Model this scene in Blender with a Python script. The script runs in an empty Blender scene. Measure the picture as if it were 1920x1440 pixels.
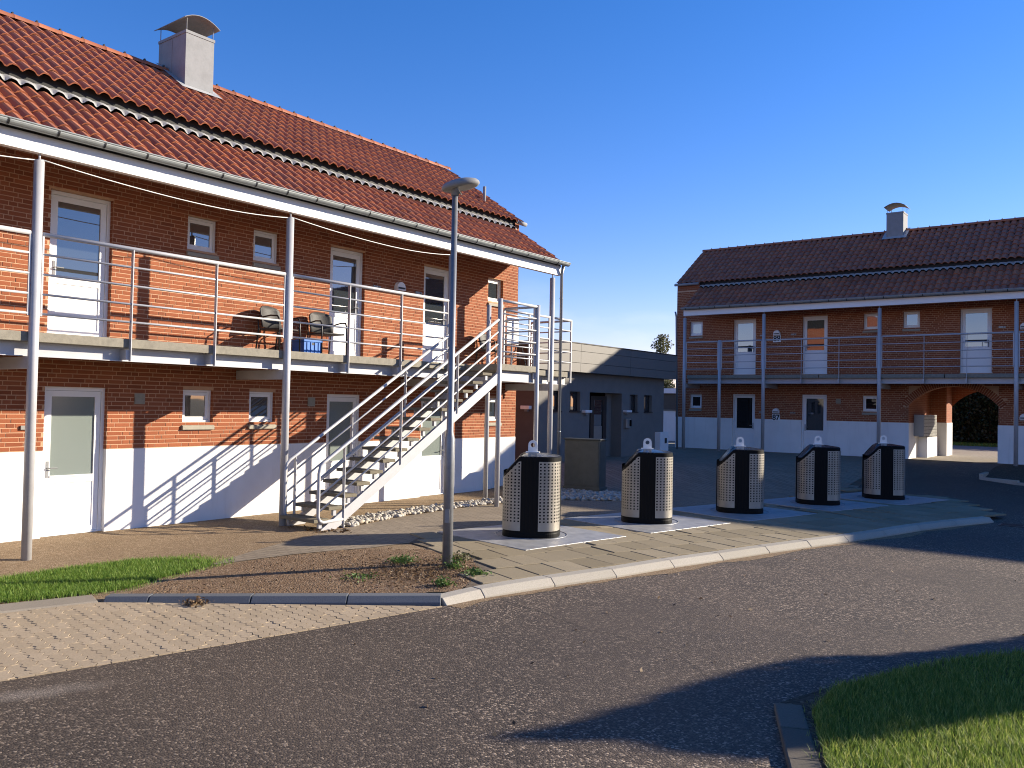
import bpy, bmesh, math, random
import numpy as np
from mathutils import Vector, Matrix

SC = bpy.context.scene
COL = SC.collection
RND = random.Random(7)

# ------------------------------------------------------------------ camera
F_PX, CX, CY = 1582.0, 960.0, 720.0
PITCH, ROLL, HEAD = math.radians(1.376), math.atan(.0195), math.radians(37.5)
fw0 = Vector((-math.sin(HEAD), math.cos(HEAD), 0)); r0 = Vector((math.cos(HEAD), math.sin(HEAD), 0)); up0 = Vector((0, 0, 1))
FWD = math.cos(PITCH)*fw0 + math.sin(PITCH)*up0
up1 = -math.sin(PITCH)*fw0 + math.cos(PITCH)*up0
RGT = math.cos(ROLL)*r0 + math.sin(ROLL)*up1
UPV = -math.sin(ROLL)*r0 + math.cos(ROLL)*up1
CAM = Vector((0, 0, 2.05))
cd = bpy.data.cameras.new('camera'); co = bpy.data.objects.new('camera', cd); COL.objects.link(co)
cd.sensor_fit = 'HORIZONTAL'; cd.sensor_width = 36.0; cd.lens = 36.0*F_PX/1920.0
cd.clip_start = .05; cd.clip_end = 3000
m3 = Matrix((RGT, UPV, -FWD)).transposed()
co.matrix_world = Matrix.Translation(CAM) @ m3.to_4x4()
SC.camera = co

# ------------------------------------------------------------------ sky, sun, exposure
SUN_AZ = math.atan2(.764, 1.0)           # from +Y towards +X
SUN_EL = math.radians(20.0)
SUN_DIR = Vector((math.sin(SUN_AZ)*math.cos(SUN_EL), math.cos(SUN_AZ)*math.cos(SUN_EL), math.sin(SUN_EL)))
w = bpy.data.worlds.new('World'); SC.world = w; w.use_nodes = True
nt = w.node_tree; nt.nodes.clear()
sky = nt.nodes.new('ShaderNodeTexSky'); sky.sky_type = 'NISHITA'; sky.sun_disc = False
sky.sun_elevation = SUN_EL; sky.sun_rotation = SUN_AZ
sky.altitude = 0; sky.air_density = 1.0; sky.dust_density = .05; sky.ozone_density = 3.0
hs = nt.nodes.new('ShaderNodeHueSaturation'); hs.inputs['Saturation'].default_value = 1.32
bg = nt.nodes.new('ShaderNodeBackground'); bg.inputs['Strength'].default_value = .077
wo = nt.nodes.new('ShaderNodeOutputWorld')
wc = nt.nodes.new('ShaderNodeTexCoord'); wm_ = nt.nodes.new('ShaderNodeMapping'); wm_.inputs['Scale'].default_value = (5, 5, 16); nt.links.new(wc.outputs['Generated'], wm_.inputs[0])
wn = nt.nodes.new('ShaderNodeTexNoise'); wn.inputs['Scale'].default_value = 1.4; wn.inputs['Detail'].default_value = 6; nt.links.new(wm_.outputs[0], wn.inputs[0])
wr = nt.nodes.new('ShaderNodeValToRGB'); wr.color_ramp.elements[0].position = .54; wr.color_ramp.elements[1].position = .80; nt.links.new(wn.outputs[0], wr.inputs[0])
wsx = nt.nodes.new('ShaderNodeSeparateXYZ'); nt.links.new(wc.outputs['Generated'], wsx.inputs[0])
wz_ = nt.nodes.new('ShaderNodeMapRange'); wz_.inputs['From Min'].default_value = .03; wz_.inputs['From Max'].default_value = .16; wz_.inputs['To Min'].default_value = .6; wz_.inputs['To Max'].default_value = 0; nt.links.new(wsx.outputs['Z'], wz_.inputs[0])
wf = nt.nodes.new('ShaderNodeMath'); wf.operation = 'MULTIPLY'; nt.links.new(wr.outputs[0], wf.inputs[0]); nt.links.new(wz_.outputs[0], wf.inputs[1])
cl_ = nt.nodes.new('ShaderNodeMix'); cl_.data_type = 'RGBA'; cl_.inputs[7].default_value = (6.5, 6.6, 7.2, 1); nt.links.new(wf.outputs[0], cl_.inputs[0])
nt.links.new(sky.outputs[0], hs.inputs['Color']); tint = nt.nodes.new('ShaderNodeMix'); tint.data_type = 'RGBA'; tint.blend_type = 'MULTIPLY'; tint.inputs[0].default_value = 1.0; tint.inputs[7].default_value = (1.30, .96, 1.24, 1)
nt.links.new(hs.outputs[0], tint.inputs[6]); nt.links.new(tint.outputs[2], cl_.inputs[6]); nt.links.new(cl_.outputs[2], bg.inputs[0]); nt.links.new(bg.outputs[0], wo.inputs[0])
sd = bpy.data.lights.new('sun', 'SUN'); sd.energy = 5.0; sd.angle = math.radians(.5); sd.color = (1.0, .89, .72)
so = bpy.data.objects.new('sun', sd); COL.objects.link(so)
so.rotation_mode = 'QUATERNION'; so.rotation_quaternion = SUN_DIR.to_track_quat('Z', 'Y'); so.location = (20, 20, 30)
SC.view_settings.view_transform = 'Standard'; SC.view_settings.look = 'None'
SC.view_settings.exposure = 1.18; SC.view_settings.gamma = 1.0
SC.render.engine = 'CYCLES'; SC.cycles.filter_width = 1.05

# ------------------------------------------------------------------ materials
class NT:
    def __init__(s, name):
        s.m = bpy.data.materials.new(name); s.m.use_nodes = True
        s.t = s.m.node_tree; s.b = s.t.nodes['Principled BSDF']; s.co = None
    def n(s, typ, **kw):
        nd = s.t.nodes.new('ShaderNode'+typ)
        for k, v in kw.items():
            if k.startswith('i_'):
                k2 = k[2:].replace('_', ' ')
                nd.inputs[k2].default_value = v
            else: setattr(nd, k, v)
        return nd
    def l(s, a, b): s.t.links.new(a, b)
    def coord(s, kind='Object'):
        if s.co is None: s.co = s.n('TexCoord')
        return s.co.outputs[kind]
    def pos(s):
        return s.n('NewGeometry').outputs['Position']
    def noise(s, vec, scale, detail=4, rough=.55):
        nd = s.n('TexNoise'); nd.inputs['Scale'].default_value = scale; nd.inputs['Detail'].default_value = detail; nd.inputs['Roughness'].default_value = rough
        s.l(vec, nd.inputs['Vector']); return nd
    def voro(s, vec, scale, feature='F1'):
        nd = s.n('TexVoronoi'); nd.feature = feature; nd.inputs['Scale'].default_value = scale
        s.l(vec, nd.inputs['Vector']); return nd
    def ramp(s, fac, stops, interp='LINEAR'):
        nd = s.n('ValToRGB'); cr = nd.color_ramp; cr.interpolation = interp
        while len(cr.elements) > 1: cr.elements.remove(cr.elements[-1])
        for i, (p, c) in enumerate(stops):
            e = cr.elements[0] if i == 0 else cr.elements.new(p)
            e.position = p; e.color = (c[0], c[1], c[2], 1) if not isinstance(c, (int, float)) else (c, c, c, 1)
        s.l(fac, nd.inputs['Fac']); return nd.outputs['Color']
    def mix(s, fac, a, b, mode='MIX'):
        nd = s.n('Mix', data_type='RGBA', blend_type=mode)
        for sock, v in ((nd.inputs[0], fac), (nd.inputs[6], a), (nd.inputs[7], b)):
            if hasattr(v, 'is_linked') or hasattr(v, 'links'): s.l(v, sock)
            elif isinstance(v, (int, float)) and sock == nd.inputs[0]: sock.default_value = v
            else: sock.default_value = (v[0], v[1], v[2], 1)
        return nd.outputs[2]
    def math(s, op, a, b=0.0):
        nd = s.n('Math', operation=op)
        for i, v in enumerate((a, b)):
            if hasattr(v, 'links'): s.l(v, nd.inputs[i])
            else: nd.inputs[i].default_value = v
        return nd.outputs[0]
    def bump(s, h, strength=.3, dist=.01, prev=None):
        nd = s.n('Bump'); nd.inputs['Strength'].default_value = strength; nd.inputs['Distance'].default_value = dist
        s.l(h, nd.inputs['Height'])
        if prev is not None: s.l(prev, nd.inputs['Normal'])
        s.l(nd.outputs[0], s.b.inputs['Normal']); return nd.outputs[0]
    def col(s, v):
        if hasattr(v, 'links'): s.l(v, s.b.inputs['Base Color'])
        else: s.b.inputs['Base Color'].default_value = (v[0], v[1], v[2], 1)
        return s
    def set(s, rough=.6, metal=0.0, spec=.5, ior=1.45):
        s.b.inputs['Roughness'].default_value = rough; s.b.inputs['Metallic'].default_value = metal
        s.b.inputs['Specular IOR Level'].default_value = spec; s.b.inputs['IOR'].default_value = ior
        return s

M = {}
def plain(name, c, rough=.55, metal=0., var=.08, scale=6., spec=.5, bump=0., ior=1.45):
    t = NT(name); v = t.pos()
    n1 = t.noise(v, scale, 5); n2 = t.noise(v, scale*7, 3)
    f = t.math('MULTIPLY_ADD', n1.outputs[0], .6); 
    f2 = t.math('ADD', t.math('MULTIPLY', n1.outputs[0], .65), t.math('MULTIPLY', n2.outputs[0], .35))
    t.col(t.ramp(f2, [(.25, [max(0, x*(1-var*1.6)) for x in c]), (.55, c), (.8, [min(1, x*(1+var)) for x in c])]))
    t.set(rough, metal, spec, ior)
    if bump: t.bump(n2.outputs[0], .4, bump)
    M[name] = t.m; return t.m

def brick_mat(name, joined):
    t = NT(name); v = t.pos()
    r = t.n('Attribute', attribute_name='rnd').outputs['Fac'] if joined else t.n('ObjectInfo').outputs['Random']
    n1 = t.noise(v, 1.3, 4); n2 = t.noise(v, 60, 3)
    c = t.ramp(r, [(0, (0.228, 0.0608, 0.02432)), (.2, (0.304, 0.08968, 0.03648)), (.6, (0.3344, 0.1003, 0.04104)), (.85, (0.3724, 0.1216, 0.0532)), (.97, (0.2736, 0.0798, 0.03268)), (1, (0.2052, 0.05776, 0.02584))])
    c = t.mix(t.math('MULTIPLY', n2.outputs[0], .32), c, (.17, .052, .027))
    c = t.mix(t.math('MULTIPLY', n1.outputs[0], .18), c, (.42, .15, .075))
    t.col(c).set(.85, 0, .3); t.bump(n2.outputs[0], .5, .004); M[name] = t.m
brick_mat('brick', False); brick_mat('brick_field', True)

def tile_mat(name, joined):
    t = NT(name); v = t.pos()
    r = t.n('Attribute', attribute_name='rnd').outputs['Fac'] if joined else t.n('ObjectInfo').outputs['Random']
    n1 = t.noise(v, .8, 4); n2 = t.noise(v, 25, 4)
    c = t.ramp(r, [(0, (.30, .097, .046)), (.3, (.38, .124, .057)), (.7, (.42, .138, .062)), (.92, (.47, .165, .072)), (1, (.33, .125, .07))])
    c = t.mix(t.ramp(n2.outputs[0], [(.5, 0.), (.85, .4)]), c, (0.184, 0.1125, 0.0765))
    c = t.mix(t.ramp(n1.outputs[0], [(.4, 0.), (.75, .35)]), c, (.30, .14, .095))
    t.col(c).set(.62, 0, .45); t.bump(n2.outputs[0], .35, .004); M[name] = t.m
tile_mat('tile', False); tile_mat('tile_field', True)

def brick_tex(name):          # walls seen edge-on, from afar or in the passage
    t = NT(name); v = t.pos()
    sp = t.n('SeparateXYZ'); t.l(v, sp.inputs[0])
    cb = t.n('CombineXYZ'); t.l(t.math('ADD', sp.outputs[0], sp.outputs[1]), cb.inputs[0]); t.l(sp.outputs[2], cb.inputs[1])
    b = t.n('TexBrick'); b.offset = .5; b.inputs['Scale'].default_value = 1.0
    b.inputs['Brick Width'].default_value = .24; b.inputs['Row Height'].default_value = .0667; b.inputs['Mortar Size'].default_value = .006
    b.inputs['Color1'].default_value = (.32, .095, .04, 1); b.inputs['Color2'].default_value = (.26, .075, .032, 1); b.inputs['Mortar'].default_value = (.42, .235, .135, 1)
    t.l(cb.outputs[0], b.inputs['Vector'])
    n2 = t.noise(v, 30, 3)
    t.col(t.mix(t.math('MULTIPLY', n2.outputs[0], .35), b.outputs['Color'], (.30, .11, .06))).set(.85, 0, .3)
    t.bump(t.math('SUBTRACT', 1.0, b.outputs['Fac']), .6, .006); M[name] = t.m
brick_tex('brick_wall')

plain('mortar', (.62, .375, .23), .9, var=.12, scale=9, spec=.2, bump=.003)
def plinth_mat():
    t = NT('plinth_paint'); v = t.pos(); mp = t.n('Mapping'); mp.inputs['Scale'].default_value = (5, 5, .5); t.l(v, mp.inputs[0])
    st_ = t.noise(mp.outputs[0], 1.6, 4); n1 = t.noise(v, 1.3, 5); n2 = t.noise(v, 40, 3)
    c = t.ramp(n1.outputs[0], [(.3, (.72, .705, .675)), (.6, (.80, .785, .755))])
    c = t.mix(t.ramp(st_.outputs[0], [(.55, 0.), (.8, .32)]), c, (.52, .49, .44))
    c = t.mix(t.ramp(n2.outputs[0], [(.66, 0.), (.8, .25)]), c, (.45, .42, .37))
    t.col(c).set(.75, 0, .2); t.bump(n2.outputs[0], .3, .003); M['plinth_paint'] = t.m
plinth_mat()
plain('white_paint', (.80, .795, .78), .45, var=.03, scale=3)
plain('steel_paint', (0.5016, 0.4978, 0.5092), .42, metal=.12, var=.07, scale=5)
plain('galvanised', (0.2736, 0.2812, 0.2926), .42, metal=.45, var=.14, scale=14)
plain('zinc', (.30, .305, .31), .75, metal=0., var=.12, scale=5, spec=.15)
plain('gutter_zinc', (0.3572, 0.38, 0.3724), .45, metal=.25, var=.16, scale=9)
plain('concrete', (0.2736, 0.247, 0.1938), .85, var=.22, scale=14, bump=.004)
plain('wood_tread', (0.19, 0.1634, 0.114), .85, var=.25, scale=22, bump=.003)
plain('black_board', (.010, .010, .010), .7, var=.2)
plain('lead', (0.4408, 0.4408, 0.4332), .5, metal=.25, var=.15, scale=12)
plain('cable_white', (.75, .74, .70), .5)
plain('black_plastic', (.006, .006, .006), .6, var=.2, scale=12, spec=.15)
plain('black_lid', (.02, .021, .024), .22, var=.2, scale=6)
plain('rattan', (.045, .042, .040), .6, var=.3, scale=60, bump=.004)
plain('black_metal', (.02, .02, .02), .4, var=.2)
plain('blue_plastic', (.03, .17, .55), .4, var=.1)
plain('cabinet_green', (.105, .105, .085), .55, var=.18, scale=7, bump=.002)
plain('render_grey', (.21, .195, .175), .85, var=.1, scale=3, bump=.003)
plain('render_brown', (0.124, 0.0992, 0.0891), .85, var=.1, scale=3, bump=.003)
plain('fascia_panel', (.19, .175, .155), .6, var=.05, scale=2)
plain('dark_frame', (.022, .022, .024), .4)
plain('bark', (.10, .075, .055), .9, var=.3, scale=20, bump=.01)
plain('eye_steel', (.80, .79, .76), .4, metal=.15, var=.06)
plain('letter_steel', (0.3496, 0.342, 0.3116), .4, metal=.4, var=.08)
plain('sill_stone', (0.38, 0.342, 0.266), .75, var=.12, scale=14)
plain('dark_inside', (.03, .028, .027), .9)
plain('sign_black', (.012, .012, .012), .5)

def glass(name, c, ior, rough=.02, coat=0.):
    t = NT(name); v = t.pos(); n = t.noise(v, .9, 2)
    t.col(c).set(rough, 0, .5, ior); t.bump(n.outputs[0], .06, .02)
    M[name] = t.m
glass('glass_clear', (.030, .036, .040), 2.5)
glass('glass_dark', (.012, .013, .014), 1.6)
def frosted():
    t = NT('glass_frosted'); v = t.pos(); n = t.noise(v, 140, 2); n0 = t.noise(v, .9, 2)
    t.col(t.ramp(n.outputs[0], [(.3, (.11, .13, .12)), (.7, (.27, .31, .285))])).set(.12, 0, .5, 1.7); t.bump(n0.outputs[0], .05, .02)
    M['glass_frosted'] = t.m
frosted()

def perforated():
    t = NT('panel_steel'); v = t.coord(); n = t.noise(v, 3, 4); n2 = t.noise(v, 80, 2)
    t.col(t.ramp(n.outputs[0], [(.3, (.31, .285, .24)), (.7, (.43, .40, .345))])).set(.46, .5, .5)
    t.bump(n2.outputs[0], .1, .002); M['panel_steel'] = t.m
perforated()

def tread_plate():
    t = NT('tread_plate'); v = t.coord()
    def bars(sx, sy, ang):
        mp = t.n('Mapping'); mp.inputs['Rotation'].default_value = (0, 0, ang); mp.inputs['Scale'].default_value = (sx, sy, 1); t.l(v, mp.inputs[0])
        wv = t.n('TexWave', bands_direction='X'); wv.inputs['Scale'].default_value = 1; t.l(mp.outputs[0], wv.inputs[0]); return wv.outputs['Fac']
    a = bars(7.5, 1, math.radians(58)); n = t.noise(v, 5, 4)
    t.col(t.ramp(n.outputs[0], [(.3, (.30, .30, .30)), (.7, (.43, .425, .415))])).set(.5, .45, .4)
    t.bump(t.ramp(a, [(.35, 0.), (.6, 1.)]), .9, .006); M['tread_plate'] = t.m
tread_plate()

def asphalt():
    t = NT('asphalt'); v = t.pos()
    vo = t.voro(v, 66); vs = t.voro(v, 140); n = t.noise(v, .45, 5, .6); n2 = t.noise(v, 4, 4); n3 = t.noise(v, .16, 3)
    sep = t.n('SeparateColor'); t.l(vo.outputs['Color'], sep.inputs[0])
    sep2 = t.n('SeparateColor'); t.l(vs.outputs['Color'], sep2.inputs[0])
    chips = t.ramp(sep.outputs[0], [(0, (0.01696, 0.01176, 0.00817)), (.45, (0.03816, 0.02695, 0.01849)), (.68, (0.1007, 0.07252, 0.0516)), (.86, (0.2438, 0.1813, 0.129)), (1, (0.6572, 0.5096, 0.3698))])
    fine = t.ramp(sep2.outputs[1], [(0, (0.0212, 0.0147, 0.01032)), (.6, (0.0636, 0.04606, 0.03268)), (1, (0.2332, 0.1725, 0.123))])
    c = t.mix(.33, chips, fine)
    c = t.mix(t.ramp(n.outputs[0], [(.42, 0.), (.62, .6)]), c, t.mix(.5, c, (0.1696, 0.1225, 0.08342)))
    c = t.mix(t.ramp(n2.outputs[0], [(.55, 0.), (.8, .4)]), c, (0.0424, 0.03038, 0.0215))
    c = t.mix(t.ramp(n3.outputs[0], [(.45, 0.), (.5, .4)]), c, (0.053, 0.0392, 0.02838))
    # hairline cracks along wandering cell borders
    wv = t.n('VectorMath', operation='ADD'); nz_ = t.noise(v, 1.7, 4); sc_ = t.n('VectorMath', operation='SCALE'); sc_.inputs['Scale'].default_value = .35
    t.l(nz_.outputs['Color'], sc_.inputs[0]); t.l(v, wv.inputs[0]); t.l(sc_.outputs[0], wv.inputs[1])
    ck = t.voro(wv.outputs[0], .23, 'DISTANCE_TO_EDGE'); crack = t.ramp(ck.outputs['Distance'], [(.0, .0), (.002, .0), (.0036, 0.)])
    msk = t.ramp(t.noise(v, .3, 2).outputs[0], [(.47, 0.), (.56, 1.)])
    c = t.mix(t.math('MULTIPLY', crack, msk), c, (.012, .009, .008))
    # pale worn smear on the near side of the road
    mp = t.n('Mapping', vector_type='TEXTURE'); mp.inputs['Location'].default_value = (-6.25, 2.98, -.1); mp.inputs['Rotation'].default_value = (0, 0, math.radians(66)); mp.inputs['Scale'].default_value = (.62, .17, 1)
    t.l(wv.outputs[0], mp.inputs[0]); gr = t.n('TexGradient', gradient_type='SPHERICAL'); t.l(mp.outputs[0], gr.inputs[0])
    c = t.mix(t.math('MULTIPLY', gr.outputs['Fac'], .5), c, (.34, .29, .24))
    t.col(c).set(.72, 0, .45)
    h = t.math('ADD', t.math('MULTIPLY', t.math('SUBTRACT', 1., vo.outputs['Distance']), .6), t.math('MULTIPLY', sep.outputs[0], .4))
    h = t.math('SUBTRACT', h, t.math('MULTIPLY', t.math('MULTIPLY', crack, msk), 1.5))
    t.bump(h, .8, .008); M['asphalt'] = t.m
asphalt()
def gravel(name, dark, mid, light, scale, bd=.006):
    t = NT(name); v = t.pos()
    vo = t.voro(v, scale); n = t.noise(v, 1.1, 5, .6); n2 = t.noise(v, 9, 4)
    sep = t.n('SeparateColor'); t.l(vo.outputs['Color'], sep.inputs[0])
    c = t.ramp(sep.outputs[0], [(0, dark), (.35, mid), (.75, mid), (1, light)])
    c = t.mix(t.ramp(n.outputs[0], [(.35, 0.), (.7, .5)]), c, [x*.72 for x in mid])
    c = t.mix(t.ramp(n2.outputs[0], [(.5, 0.), (.85, .45)]), c, light)
    t.col(c).set(.9, 0, .25)
    t.bump(t.math('SUBTRACT', 1., vo.outputs['Distance']), .8, bd); M[name] = t.m
gravel('gravel_brown', (.125, .08, .043), (.285, .195, .112), (.47, .36, .235), 75)
gravel('dirt', (0.0738, 0.04524, 0.02516), (0.2255, 0.1388, 0.0777), (0.3936, 0.2886, 0.185), 46, .012)
gravel('soil', (.04, .03, .02), (.09, .065, .042), (.2, .16, .11), 40, .01)
gravel('sand_yard', (0.228, 0.19, 0.1444), (0.3192, 0.2736, 0.2128), (0.418, 0.3648, 0.2888), 30)
def paver(name, c1, c2, joined=False):
    t = NT(name); v = t.pos()
    r = t.n('Attribute', attribute_name='rnd').outputs['Fac'] if joined else t.n('ObjectInfo').outputs['Random']
    n = t.noise(v, 70, 3); n1 = t.noise(v, 1.6, 4)
    c = t.mix(r, c1, c2)
    c = t.mix(t.ramp(n.outputs[0], [(.4, 0.), (.8, .5)]), c, [x*.55 for x in c1])
    c = t.mix(t.ramp(n1.outputs[0], [(.45, 0.), (.75, .4)]), c, [x*.7 for x in c2])
    t.col(c).set(.88, 0, .3); t.bump(n.outputs[0], .5, .003); M[name] = t.m
paver('paver_tan', (.40, .31, .205), (.46, .36, .245)); paver('paver_tan_field', (.40, .31, .205), (.46, .36, .245), True)
paver('slab_tan', (.255, .205, .125), (.36, .295, .195))
paver('kerb_light', (0.418, 0.3762, 0.304), (0.4864, 0.4408, 0.3648))
paver('kerb_grey', (0.1292, 0.1368, 0.1482), (0.1596, 0.1672, 0.1786))
paver('kerb_worn', (.13, .11, .085), (.17, .148, .115))
paver('kerb_flush', (0.2888, 0.2432, 0.1862), (0.3192, 0.2736, 0.2128))
plain('joint_dark', (.15, .112, .075), .95, var=.4, scale=25)
def block_paving(name, ang, c1, c2, cj, w_, h_):
    t = NT(name); v = t.pos()
    mp = t.n('Mapping'); mp.inputs['Rotation'].default_value = (0, 0, ang); t.l(v, mp.inputs[0])
    b = t.n('TexBrick'); b.offset = .5; b.inputs['Scale'].default_value = 1.
    b.inputs['Brick Width'].default_value = w_; b.inputs['Row Height'].default_value = h_; b.inputs['Mortar Size'].default_value = .006
    b.inputs['Color1'].default_value = (*c1, 1); b.inputs['Color2'].default_value = (*c2, 1); b.inputs['Mortar'].default_value = (*cj, 1)
    t.l(mp.outputs[0], b.inputs['Vector']); n = t.noise(v, 45, 3); n1 = t.noise(v, .9, 4)
    c = t.mix(t.ramp(n.outputs[0], [(.4, 0.), (.8, .45)]), b.outputs['Color'], [x*.6 for x in c1])
    c = t.mix(t.ramp(n1.outputs[0], [(.4, 0.), (.7, .45)]), c, [x*.62 for x in c2])
    t.col(c).set(.85, 0, .3); t.bump(t.math('SUBTRACT', 1., b.outputs['Fac']), .8, .008); M[name] = t.m
block_paving('path_paving', math.radians(-14), (.27, .215, .155), (.34, .275, .20), (.12, .095, .07), .21, .105)
block_paving('court_paving', math.radians(24), (.29, .215, .145), (.37, .28, .195), (.105, .078, .054), .42, .14)

def leafy(name, dark, mid, light, trans=.25):
    t = NT(name)
    r = t.n('Attribute', attribute_name='rnd').outputs['Fac']
    c = t.ramp(r, [(0, dark), (.5, mid), (1, light)])
    t.col(c).set(.55, 0, .35)
    tr = t.n('BsdfTranslucent'); t.l(c, tr.inputs[0])
    mx = t.n('MixShader'); mx.inputs[0].default_value = trans
    t.l(t.b.outputs[0], mx.inputs[1]); t.l(tr.outputs[0], mx.inputs[2])
    t.l(mx.outputs[0], t.t.nodes['Material Output'].inputs['Surface']); M[name] = t.m
leafy('grass_blade', (.06, .125, .016), (.13, .235, .03), (.33, .40, .09), .4)
leafy('grass_yellow', (.07, .13, .02), (.17, .25, .04), (.48, .48, .14), .45)
leafy('leaf_green', (.03, .055, .015), (.06, .095, .026), (.12, .15, .05))
leafy('leaf_olive', (.06, .07, .025), (.12, .125, .05), (.22, .20, .09))
leafy('weed_green', (.04, .085, .015), (.08, .15, .03), (.15, .22, .06))
leafy('dead_leaf', (.07, .04, .02), (.16, .095, .045), (.27, .18, .09), .1)
def stone_mat():
    t = NT('pebble'); v = t.pos(); r = t.n('Attribute', attribute_name='rnd').outputs['Fac']; n = t.noise(v, 30, 4)
    c = t.ramp(r, [(0, (.27, .24, .20)), (.3, (.48, .445, .385)), (.7, (.58, .55, .485)), (.93, (.45, .37, .26)), (1, (.2, .18, .165))])
    t.col(t.mix(t.math('MULTIPLY', n.outputs[0], .35), c, (.34, .29, .23))).set(.7, 0, .35); t.bump(n.outputs[0], .3, .006); M['pebble'] = t.m
stone_mat()
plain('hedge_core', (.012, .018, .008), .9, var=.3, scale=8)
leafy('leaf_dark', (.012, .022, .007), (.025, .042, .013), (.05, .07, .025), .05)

# ------------------------------------------------------------------ mesh helpers
class MB:
    def __init__(s): s.v = []; s.f = []; s.a = []
    def add(s, vs, fs, a=None):
        o = len(s.v); s.v.extend([tuple(p) for p in vs]); s.f.extend([tuple(i+o for i in f) for f in fs])
        if a is not None: s.a.extend([a]*len(fs))
        return s
    def box(s, x0, x1, y0, y1, z0, z1, a=None, T=None, skip=()):
        vs = [(x, y, z) for z in (z0, z1) for y in (y0, y1) for x in (x0, x1)]
        if T: vs = [T(*p) for p in vs]
        fs = [(0, 2, 3, 1), (4, 5, 7, 6), (0, 1, 5, 4), (2, 6, 7, 3), (0, 4, 6, 2), (1, 3, 7, 5)]
        fs = [f for i, f in enumerate(fs) if i not in skip]
        return s.add(vs, fs, a)
    def quad(s, a, b, c, d, at=None): return s.add([a, b, c, d], [(0, 1, 2, 3)], at)
    def tube(s, pts, r, n=10, caps=True, closed=False):
        pts = [Vector(p) for p in pts]; rings = []
        rs = r if isinstance(r, (list, tuple)) else [r]*len(pts)
        prev = None
        for i, p in enumerate(pts):
            if i == 0: d = pts[1]-pts[0]
            elif i == len(pts)-1: d = pts[-1]-pts[-2]
            else: d = (pts[i+1]-p).normalized() + (p-pts[i-1]).normalized()
            d.normalize()
            if prev is None:
                u = d.cross(Vector((0, 0, 1)))
                if u.length < .05: u = d.cross(Vector((1, 0, 0)))
            else: u = prev - d*prev.dot(d)
            u.normalize(); prev = u; vv = d.cross(u)
            rings.append([p + rs[i]*(math.cos(2*math.pi*k/n)*u + math.sin(2*math.pi*k/n)*vv) for k in range(n)])
        vs = [q for rg in rings for q in rg]; fs = []
        for i in range(len(rings)-1):
            for k in range(n): fs.append((i*n+k, i*n+(k+1) % n, (i+1)*n+(k+1) % n, (i+1)*n+k))
        if caps: fs.append(tuple(range(n-1, -1, -1))); fs.append(tuple((len(rings)-1)*n+k for k in range(n)))
        return s.add(vs, fs)
    def prism(s, poly, z0, z1, T=None):
        n = len(poly)
        vs = [(x, y, z0) for x, y in poly] + [(x, y, z1) for x, y in poly]
        if T: vs = [T(*p) for p in vs]
        fs = [tuple(range(n-1, -1, -1)), tuple(range(n, 2*n))] + [(i, (i+1) % n, n+(i+1) % n, n+i) for i in range(n)]
        return s.add(vs, fs)
    def mesh(s, name, mat, smooth=False, fix=True):
        me = bpy.data.meshes.new(name); me.from_pydata(s.v, [], s.f)
        if s.a and len(s.a) == len(s.f):
            at = me.attributes.new('rnd', 'FLOAT', 'FACE'); at.data.foreach_set('value', np.array(s.a, dtype=np.float32))
        if fix:
            bm = bmesh.new(); bm.from_mesh(me); bmesh.ops.recalc_face_normals(bm, faces=bm.faces); bm.to_mesh(me); bm.free()
        if smooth: me.polygons.foreach_set('use_smooth', [True]*len(me.polygons))
        me.materials.append(M[mat]); me.update(); return me
    def build(s, name, mat, parent=None, smooth=False, local=False, fix=True):
        return link(name, s.mesh(name, mat, smooth, fix), parent, local)

def link(name, data, parent=None, local=False):
    o = bpy.data.objects.new(name, data); COL.objects.link(o)
    if parent is not None:
        o.parent = parent
        if not local and parent.type == 'EMPTY':
            o.matrix_parent_inverse = Matrix.Translation(-Vector(parent.location))
    return o
def bevel(o, width=.01, seg=2):
    md = o.modifiers.new('bevel', 'BEVEL'); md.width = width; md.segments = seg; md.limit_method = 'ANGLE'; return o
def tag(o, label, cat, group=None):
    o['label'] = label; o['category'] = cat
    if group: o['group'] = group
    return o
def thing(name, label, cat, loc=(0, 0, 0), rz=0, group=None):
    o = bpy.data.objects.new(name, None); COL.objects.link(o); o.location = loc; o.rotation_euler = (0, 0, rz); o.empty_display_size = .2
    return tag(o, label, cat, group)
def struct(o): o['kind'] = 'structure'; return o
def stuff(o): o['kind'] = 'stuff'; return o

def proj(p):
    d = Vector(p)-CAM; wz = d.dot(FWD)
    if wz <= .1: return None
    return (CX+F_PX*d.dot(RGT)/wz, CY-F_PX*d.dot(UPV)/wz, wz)
def in_frame(p, mrg=30):
    q = proj(p); return q is not None and -mrg < q[0] < 1920+mrg and -mrg < q[1] < 1440+mrg
def sst(a, b, x):
    t = min(1, max(0, (x-a)/(b-a))); return t*t*(3-2*t)
def lerp(a, b, t): return a+(b-a)*t
def terr(x, y):
    z = -.02 - .08*sst(-12.8, -10, x)*(1-sst(4.8, 8.0, y))
    t = min(1, max(0, (x+13)/8.0)); y0 = lerp(15.2, 22.3, t); y1 = lerp(20.0, 29.5, t)
    return z + .46*sst(y0, y1, y)
def interp(tab, y):
    if y <= tab[0][0]: 
        (a, b), (c, d) = tab[0], tab[1]
    elif y >= tab[-1][0]:
        (a, b), (c, d) = tab[-2], tab[-1]
    else:
        for i in range(len(tab)-1):
            if tab[i][0] <= y <= tab[i+1][0]: (a, b), (c, d) = tab[i], tab[i+1]; break
    return b+(d-b)*(y-a)/(c-a)

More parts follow.
